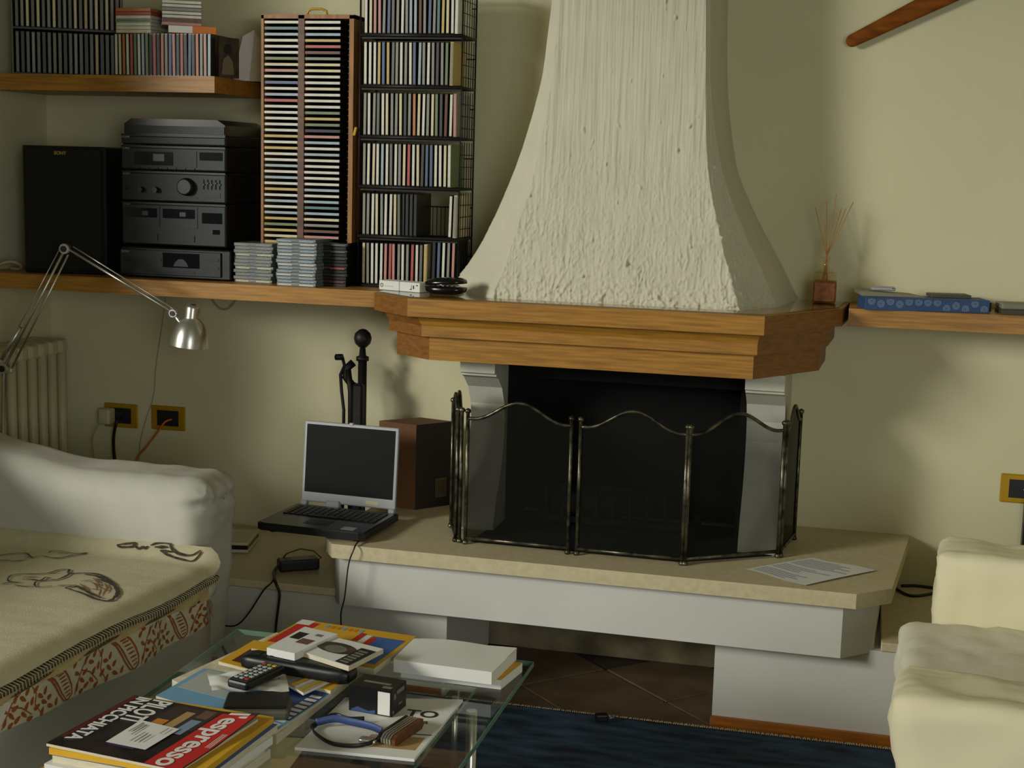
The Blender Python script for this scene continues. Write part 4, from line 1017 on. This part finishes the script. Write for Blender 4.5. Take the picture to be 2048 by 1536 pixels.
# ---------------------------------------------------------------- things on the table
def quad_slab(b, q, z0, z1, mi=0, mi_side=None): return b.prism(q, z0, z1, mi=mi, mi_side=mi_side)
def mag(name, label, cat, q, z0, z1, cover, pages='pages', group=None):
    cx = sum(p[0] for p in q)/4; cy = sum(p[1] for p in q)/4
    t = thing(name, label, cat, (cx, cy, z0), 0, group)
    b = B(); quad_slab(b, q, z0, z1-.0008); b.done('pages', pages, t, world=True)
    b = B(); quad_slab(b, q, z1-.0008, z1); b.done('cover', cover, t, world=True)
    return t
def decal(t, nm, q, z, m):
    b = B(); quad_slab(b, q, z, z+.0003); b.done(nm, m, t, world=True)
def inq(q, u0, u1, v0, v1):
    A = [Vector(p) for p in q]
    f = lambda u, v: tuple(A[0].lerp(A[1], u).lerp(A[3].lerp(A[2], u), v))
    return [f(u0, v0), f(u1, v0), f(u1, v1), f(u0, v1)]
flat('yellow_cover', (222, 172, 40)); flat('blue_cover', (60, 104, 176)); flat('red_cover', (196, 40, 36)); flat('skyblue', (120, 170, 204)); flat('navy', (56, 76, 130)); flat('dark_red', (92, 22, 18)); flat('black_ink', (22, 20, 20)); flat('amber_print', (206, 132, 44)); flat('grey_ink', (120, 118, 108)); flat('violet_print', (70, 56, 96)); flat('tan_print', (176, 146, 96)); flat('olive_print', (150, 150, 60))
# newspapers under everything
q = [(-1.385, -1.60), (-1.055, -1.815), (-1.028, -1.36), (-1.30, -1.24)]
mag('newspaper_stack', 'folded newspapers spread under the leaflets on the glass top', 'newspaper', q, .3803, .399, 'pages')
q = [(-1.365, -1.71), (-1.06, -1.81), (-1.03, -1.585), (-1.345, -1.53)]
t = mag('leaflet', 'pale blue leaflet with navy corner under the handheld device', 'leaflet', q, .3995, .405, 'skyblue')
decal(t, 'printed_block', inq(q, .70, .99, .25, .98), .4051, 'navy'); decal(t, 'printed_photo', inq(q, .04, .45, .35, .97), .4051, flat('leaflet_grey', (176, 184, 176)))
for k in range(9): decal(t, 'printed_mark', inq(q, .90, .98, .10+k*.09, .15+k*.09), .4054, 'paper')
q = [(-1.325, -1.50), (-1.03, -1.592), (-1.012, -1.43), (-1.31, -1.345)]
t = mag('magazine', 'orange bordered magazine lying under the remote controls', 'magazine', q, .4055, .413, 'yellow_cover', group='magazines on the glass table')
decal(t, 'cover_picture', inq(q, .08, .9, .12, .85), .4131, 'dark_red')
q = [(-1.155, -1.575), (-1.072, -1.637), (-1.045, -1.545), (-1.115, -1.50)]
t = mag('booklet', 'small striped blue and yellow booklet beside the crumpled paper', 'booklet', q, .4135, .420, 'tan_print', pages='paper')
for k, m in enumerate(('olive_print', 'skyblue', 'yellow_cover', 'paperg', 'olive_print')): decal(t, 'cover_stripe', inq(q, .08+k*.18, .18+k*.18, .05, .95), .4201, m)
cp = thing('crumpled_paper', 'crumpled white paper sheet lying under the button remote', 'paper', (-1.2, -1.62, .4135))
PQ = [Vector(v) for v in ((-1.305, -1.60, 0), (-1.245, -1.70, 0), (-1.095, -1.655, 0), (-1.15, -1.545, 0))]
b = B(); b.grid(lambda u, v: PQ[0].lerp(PQ[1], u).lerp(PQ[3].lerp(PQ[2], u), v)+Vector((0, 0, .4225+.008*noise.noise(Vector((u*4, v*4, 2)))+.004*u)), 14, 18); b.done('sheet', 'paper', cp, world=True)
hd = thing('handheld_device', 'flat black handheld device with grey casing on the blue leaflet', 'gadget', (-1.13, -1.735, .4055), math.atan2(.036, .115))
B().box(-.066, .066, -.042, .042, 0, .022, bev=.007, seg=2).done('casing', flat('device_grey', (82, 80, 68)), hd)
B().box(-.063, .06, -.038, .040, .022, .030, bev=.003).done('screen_face', 'blackp', hd)
rc = thing('remote_control', 'grey remote control with coloured buttons on crumpled paper', 'remote', (-1.178, -1.628, .431), math.atan2(.115, .03)-PI/2+.0)
B().box(-.026, .026, -.065, .062, 0, .018, bev=.005, seg=2).done('body', 'blackp', rc)
B().box(-.0225, .0225, -.061, .058, .018, .0195, bev=.0005).done('face', 'hifi', rc)
cols_ = ['red_cover', 'olive_print', 'yellow_cover', 'skyblue']
for r in range(7):
    for c in range(3):
        mm = 'leaflet_grey' if r < 6 else cols_[c]
        if r == 0 and c == 2: mm = 'red_cover'
        B().box(-.018+c*.013, -.009+c*.013, -.052+r*.015, -.044+r*.015, .0195, .0215, bev=.0006).done('button', mm, rc)
bk = thing('remote_control', 'long black remote control lying across the orange magazine', 'remote', (-1.125, -1.533, .4165), math.atan2(-.03, .26))
b = B(); b.soft(-.13, .13, -.028, .028, 0, .034, .014, 8, 0); b.done('body', 'blackp', bk)
B().box(.0, .05, -.012, .006, .0335, .0345).done('label', 'hifi', bk)
for k in range(5): B().box(-.1+k*.018, -.088+k*.018, -.01, .01, .0335, .036, bev=.001).done('button', 'keys', bk)
q = [(-1.275, -1.44), (-.975, -1.478), (-.955, -1.245), (-1.245, -1.215)]
t = mag('magazine', 'large orange magazine with blue panel under the white booklets', 'magazine', q, .4135, .428, 'yellow_cover', group='magazines on the glass table')
decal(t, 'printed_panel', inq(q, .70, .97, .10, .82), .4281, 'blue_cover'); decal(t, 'printed_panel', inq(q, .02, .18, .25, .95), .4281, 'red_cover')
for k, m in enumerate(('red_cover', 'paper', 'red_cover')): decal(t, 'printed_letter_block', inq(q, .58+k*.06, .63+k*.06, .62-k*.04, .86-k*.04), .4284, m)
for k in range(7): decal(t, 'printed_mark', inq(q, .25+k*.05, .28+k*.05, .86, .94), .4284, ('skyblue' if k % 3 == 0 else 'amber_print'))
decal(t, 'printed_panel', inq(q, .0, .12, .86, 1), .4284, 'paper')
# support pile that keeps the big magazine level with the stack
q2 = [(-1.27, -1.43), (-.985, -1.47), (-.965, -1.25), (-1.24, -1.225)]
mag('magazine_pile', 'pile of older magazines under the large orange magazine', 'magazine', [(-1.22, -1.42), (-1.0, -1.45), (-.975, -1.26), (-1.2, -1.24)], .3995, .4133, 'pages', group='magazines on the glass table')
q = [(-1.135, -1.512), (-.998, -1.572), (-.966, -1.445), (-1.105, -1.40)]
t = mag('booklet', 'white booklet with black and white face photograph on cover', 'booklet', q, .4515, .462, 'paper')
bf = B(); bf.prism([inq(q, .5+.36*math.cos(a)-.1, .51, .55+.25*math.sin(a), .9)[0] for a in [k*PI/10 for k in range(20)]], .4621, .4624); bf.done('printed_face', 'photo', t, world=True)
bf = B(); bf.prism([inq(q, .42+.19*math.cos(a), .51, .5+.17*math.sin(a), .9)[0] for a in [k*PI/8 for k in range(16)]], .46245, .4627); bf.done('printed_cheek', 'grey_ink', t, world=True)
decal(t, 'printed_panel', inq(q, .72, .99, .02, .8), .46275, 'black_ink')
for k in range(6): decal(t, 'printed_letter_block', inq(q, .76, .92, .08+k*.11, .14+k*.11), .4631, 'grey_ink')
q = [(-1.198, -1.532), (-1.128, -1.548), (-1.088, -1.40), (-1.175, -1.375)]
t = mag('booklet', 'thick white booklet with two small dark pictures beside face booklet', 'booklet', q, .4515, .468, 'paper', pages='paper')
decal(t, 'printed_photo', inq(q, .1, .4, .5, .78), .4681, 'black_ink'); decal(t, 'printed_photo', inq(q, .45, .85, .38, .58), .4681, flat('photo_brown', (110, 82, 70)))
decal(t, 'printed_mark', inq(q, .6, .8, .75, .84), .4681, 'grey_ink')
# two white books
q = [(-.945, -1.385), (-.716, -1.392), (-.698, -1.27), (-.945, -1.265)]
mag('book', 'yellow covered book under the thick white one near the table corner', 'book', q, .3803, .402, 'yellow_cover', pages='paper', group='books at the table corner')
tb_ = thing('book', 'thick white blank covered book on top of the yellow one', 'book', (-.84, -1.35, .402), 0, 'books at the table corner')
b = B(); b.prism([(-.951, -1.418), (-.728, -1.428), (-.715, -1.258), (-.95, -1.275)], .4025, .431); b.done('pages', 'paper', tb_, world=True)
CQ = [Vector((-.953, -1.42, 0)), Vector((-.726, -1.43, 0)), Vector((-.713, -1.256, 0)), Vector((-.952, -1.273, 0))]
b = B(); b.grid(lambda u, v: CQ[0].lerp(CQ[1], u).lerp(CQ[3].lerp(CQ[2], u), v)+Vector((0, 0, .4318+.004*v*v*math.sin(u*5))), 14, 12); b.done('cover', 'paper', tb_, world=True)

# near stack with news magazine on top
def quadrot(cx, cy, w_, h_, a):
    return [(cx+x*math.cos(a)-y*math.sin(a), cy+x*math.sin(a)+y*math.cos(a)) for x, y in ((-w_/2, -h_/2), (w_/2, -h_/2), (w_/2, h_/2), (-w_/2, h_/2))]
zz1 = .3803
for k, (dx, dy, a, cov, lab) in enumerate(((.01, .0, -.10, 'paper', 'white magazine at the very bottom of the near pile'), (-.0, -.01, -.16, 'amber_print', 'brown edged magazine low in the near pile'),
        (.015, -.005, -.13, 'paper', 'white and blue spined magazine in the near pile'), (.02, .012, -.08, 'blue_cover', 'blue covered magazine in the near pile'), (.012, .014, -.07, 'yellow_cover', 'yellow covered magazine directly under the news magazine'))):
    h_ = (.018, .014, .016, .014, .012)[k]
    t = mag('magazine', lab, 'magazine', quadrot(-1.214+dx, -2.0+dy, .300, .278, a), zz1+.0003, zz1+h_, cov, pages=('pages', 'pages', 'paper', 'pages', 'yellow_cover')[k], group='magazines in the near pile')
    zz1 += h_
es = thing('news_magazine', 'news magazine with black cover and red masthead on the near pile', 'magazine', (-1.214, -1.998, zz1), math.atan2(-.046, .282))
# local axes: +x towards the masthead, -y is reading direction
es.rotation_euler = (0, 0, -.13)
HW, HH = .141, .131
def warp(x, y): return .006+.010*max(0, (x-.05)/.09)**1.5*max(0, (y+.02)/.15)
b = B(); b.grid(lambda u, v: Vector((-HW+u*2*HW, -HH+v*2*HH, warp(-HW+u*2*HW, -HH+v*2*HH))), 20, 20); b.done('cover', 'navyprint', es)
B().box(-HW+.001, HW-.004, -HH+.001, HH-.002, .0003, .0052).done('pages', 'pages', es)
def edecal(nm, x0, x1, y0, y1, m, h=.0004):
    b = B(); b.grid(lambda u, v: Vector((x0+u*(x1-x0), y0+v*(y1-y0), warp(x0+u*(x1-x0), y0+v*(y1-y0))+h)), 6, 10); b.done(nm, m, es)
edecal('masthead_band', .066, .138, -HH+.001, HH-.012, 'red_cover')
edecal('dark_red_band', -HW+.003, -.128, -HH+.035, HH-.004, 'dark_red')
edecal('cover_picture', -.035, .062, .022, .12, flat('brown_night', (58, 48, 44), scale=30))
edecal('cover_picture', .0, .02, .025, .10, 'tan_print', .0006); edecal('cover_picture', .030, .052, .0, .07, 'paleblue', .0006); edecal('cover_picture', -.04, .015, -.09, -.03, 'violet_print', .0006)
edecal('cover_picture', -.03, -.005, .0, .05, 'amber_print', .0008); edecal('cover_picture', .03, .055, .08, .12, 'photo_brown', .0008)
R90 = (0, 0, -PI/2)
def conform(o):
    mw = Matrix.Translation(o.location) @ o.rotation_euler.to_matrix().to_4x4() @ Matrix.Diagonal((*o.scale, 1)); o.data.transform(mw)
    for v in o.data.vertices: v.co.z += warp(v.co.x, v.co.y)-.0075+.0012
    o.location = (0, 0, 0); o.rotation_euler = (0, 0, 0); o.scale = (1, 1, 1)
conform(text('masthead_lettering', "l'espresso", .060, 'paper', es, (.083, HH-.004, .0075), R90, bold=.0012, length=.252))
conform(text('headline_lettering', "PILOTI", .060, 'paper', es, (-.090, HH-.004, .0075), R90, bold=.0012, length=.108))
conform(text('headline_lettering', "IN PICCHIATA", .040, 'paper', es, (-.124, HH-.004, .0075), R90, bold=.0010, length=.225))
for k in range(4): edecal('small_print', .126+k*.0, .1285, .0, .04, 'paper') if k == 0 else edecal('small_print', .120+k*.004, .1215+k*.004, -.03, .03, 'paper', .0008)
al = thing('address_sheet', 'small white address slip lying on the news magazine', 'paper', (-1.214, -1.998, zz1+.0078), -.13)
b = B(); b.grid(lambda u, v: Vector((-.046+u*.084, -.086+v*.105, .0006+.003*(1-u)*v)), 8, 8); b.done('slip', 'paper', al)
b = B()
for k, (x, y0, y1) in enumerate(((-.035, -.035, .010), (-.028, -.03, .005), (-.022, -.045, .005), (-.006, -.07, -.025), (.003, -.07, -.03), (.010, -.065, -.03), (.022, -.02, .008))): b.box(x, x+.002, y0, y1, .0036, .0038)
b.done('printed_text', 'grey_ink', al)
zz1 += 0
# on the glass top: manual, camera carton, strap, pocket knife
mq = [(-1.012, -1.828), (-.777, -1.812), (-.774, -1.488), (-1.012, -1.552)]
t = mag('instruction_manual', 'white manual with black title on the glass top beside the newspapers', 'manual', mq, .3803, .3862, 'paper', pages='paper')
decal(t, 'blue_rule', inq(mq, .55, .985, .36, .375), .3863, 'navy'); decal(t, 'printed_photo', inq(mq, .5, .95, .12, .32), .3863, 'tan_print')
text('title_lettering', 'TO', .048, 'black_ink', t, (.030, .060, .0064), (0, 0, .06), bold=.001)
text('title_lettering', 'uia', .028, 'black_ink', t, (.058, .028, .0064), (0, 0, .06))
ZM = .3864
cb = thing('battery_carton', 'small black carton with white label on the white manual', 'box', (-.927, -1.597, ZM), math.atan2(-.012, .10))
B().box(-.050, .047, -.028, .042, 0, .056, bev=.001).done('carton', 'darkbox', cb)
B().box(.016, .043, -.0288, -.0278, .003, .051).done('white_label', 'paper', cb)
b = B()
for y0, y1, z0, z1 in ((-.024, -.018, .005, .012), (-.018, -.010, .034, .045), (-.004, .03, .041, .049), (.005, .02, .016, .020)): b.box(.0468, .0478, y0, y1, z0, z1)
b.box(-.03, .03, .0, .008, .0558, .0564).box(.02, .04, -.018, -.008, .0558, .0564)
o = b.done('printed_mark', 'grey_ink', cb); o['kind'] = 'stuff'
b = B(); b.prism([(-.045, .004), (-.03, .012), (-.005, .006), (.010, .010), (.010, .002), (-.045, .001)], -.0286, -.0279, axis='y'); b.done('blue_swoosh', 'navy', cb)
cs = thing('camera_strap', 'looped black and blue strap lying on the white manual', 'strap', (-.94, -1.73, ZM))
def strap(pts, nm, m, w_=.010, th_=.0016):
    P = [Vector(p) for p in pts]; out = []
    P2_ = [P[0]*2-P[1]]+P+[P[-1]*2-P[-2]]
    for i in range(1, len(P2_)-2):
        for k in range(8):
            tt = k/8; p0, p1, p2, p3 = P2_[i-1:i+3]
            out.append(.5*((2*p1)+(p2-p0)*tt+(2*p0-5*p1+4*p2-p3)*tt*tt+(3*p1-p0-3*p2+p3)*tt**3))
    out.append(P[-1]); bb = B(); bb.tube(out, th_, 6, rz=w_/2); bb.done(nm, m, cs, world=True)
zb = ZM+.0055
strap([(-1.016, -1.735, zb), (-1.005, -1.715, zb+.003), (-1.008, -1.745, zb), (-.985, -1.775, zb), (-.945, -1.803, zb), (-.90, -1.80, zb), (-.872, -1.775, zb+.002), (-.868, -1.735, zb+.003)], 'loop', 'blackp')
strap([(-1.008, -1.728, zb+.006), (-.975, -1.712, zb+.012), (-.94, -1.712, zb+.010), (-.895, -1.722, zb+.010), (-.868, -1.735, zb+.008)], 'blue_band', 'navy', .018)
strap([(-1.005, -1.70, zb+.002), (-.985, -1.682, zb+.006), (-.955, -1.688, zb+.004), (-.925, -1.678, zb+.004)], 'loose_end', 'blackp', .014)
b = B(); b.soft(-.018, .018, -.010, .010, 0, .011, .005, 5, 0, mtx=Matrix.Translation((-.885, -1.768, ZM+.0003))); b.done('buckle', 'silver', cs, world=True)
kn = thing('pocket_knife', 'pocket multitool with steel blades and dark scales on manual', 'pocket knife', (-.835, -1.715, ZM+.0004), math.radians(-12))
for k, (x0, x1, m, nm) in enumerate(((-.022, -.016, 'blackp', 'scale'), (-.014, -.010, 'silver', 'blade'), (-.008, -.004, 'silver', 'blade'), (-.002, .002, 'silver', 'blade'), (.004, .008, 'silver', 'blade'), (.010, .018, 'oakdark', 'scale'))):
    B().prism([(-.055, .003), (-.048, 0), (.05, 0), (.058, .008), (.055, .020), (-.045, .020), (-.056, .013)], x0, x1, axis='x').done(nm, m, kn)
for y in (-.045, .045): B().tube([(-.02, y, .01), (.016, y, .01)], .003, 8).done('rivet', 'silver', kn)
pg = thing('floor_plug', 'small black plug lying at the edge of the blue rug', 'plug', (-.625, -.59, .017), .4)
B().box(-.022, .012, -.012, .012, 0, .02, bev=.004, seg=2).done('body', 'blackp', pg)
for y in (-.006, .006): B().tube([(.012, y, .01), (.028, y, .01)], .002, 6).done('pin', 'silver', pg)
ps = thing('beige_sheet', 'beige paper lying on the lower glass shelf beside the near pile', 'paper', (-1.16, -1.62, .2484))
B().prism([(-1.30, -1.75), (-1.10, -1.68), (-1.12, -1.47), (-1.28, -1.50)], .2484, .2494).done('sheet', flat('beige_paper', (190, 178, 128)), ps, world=True)
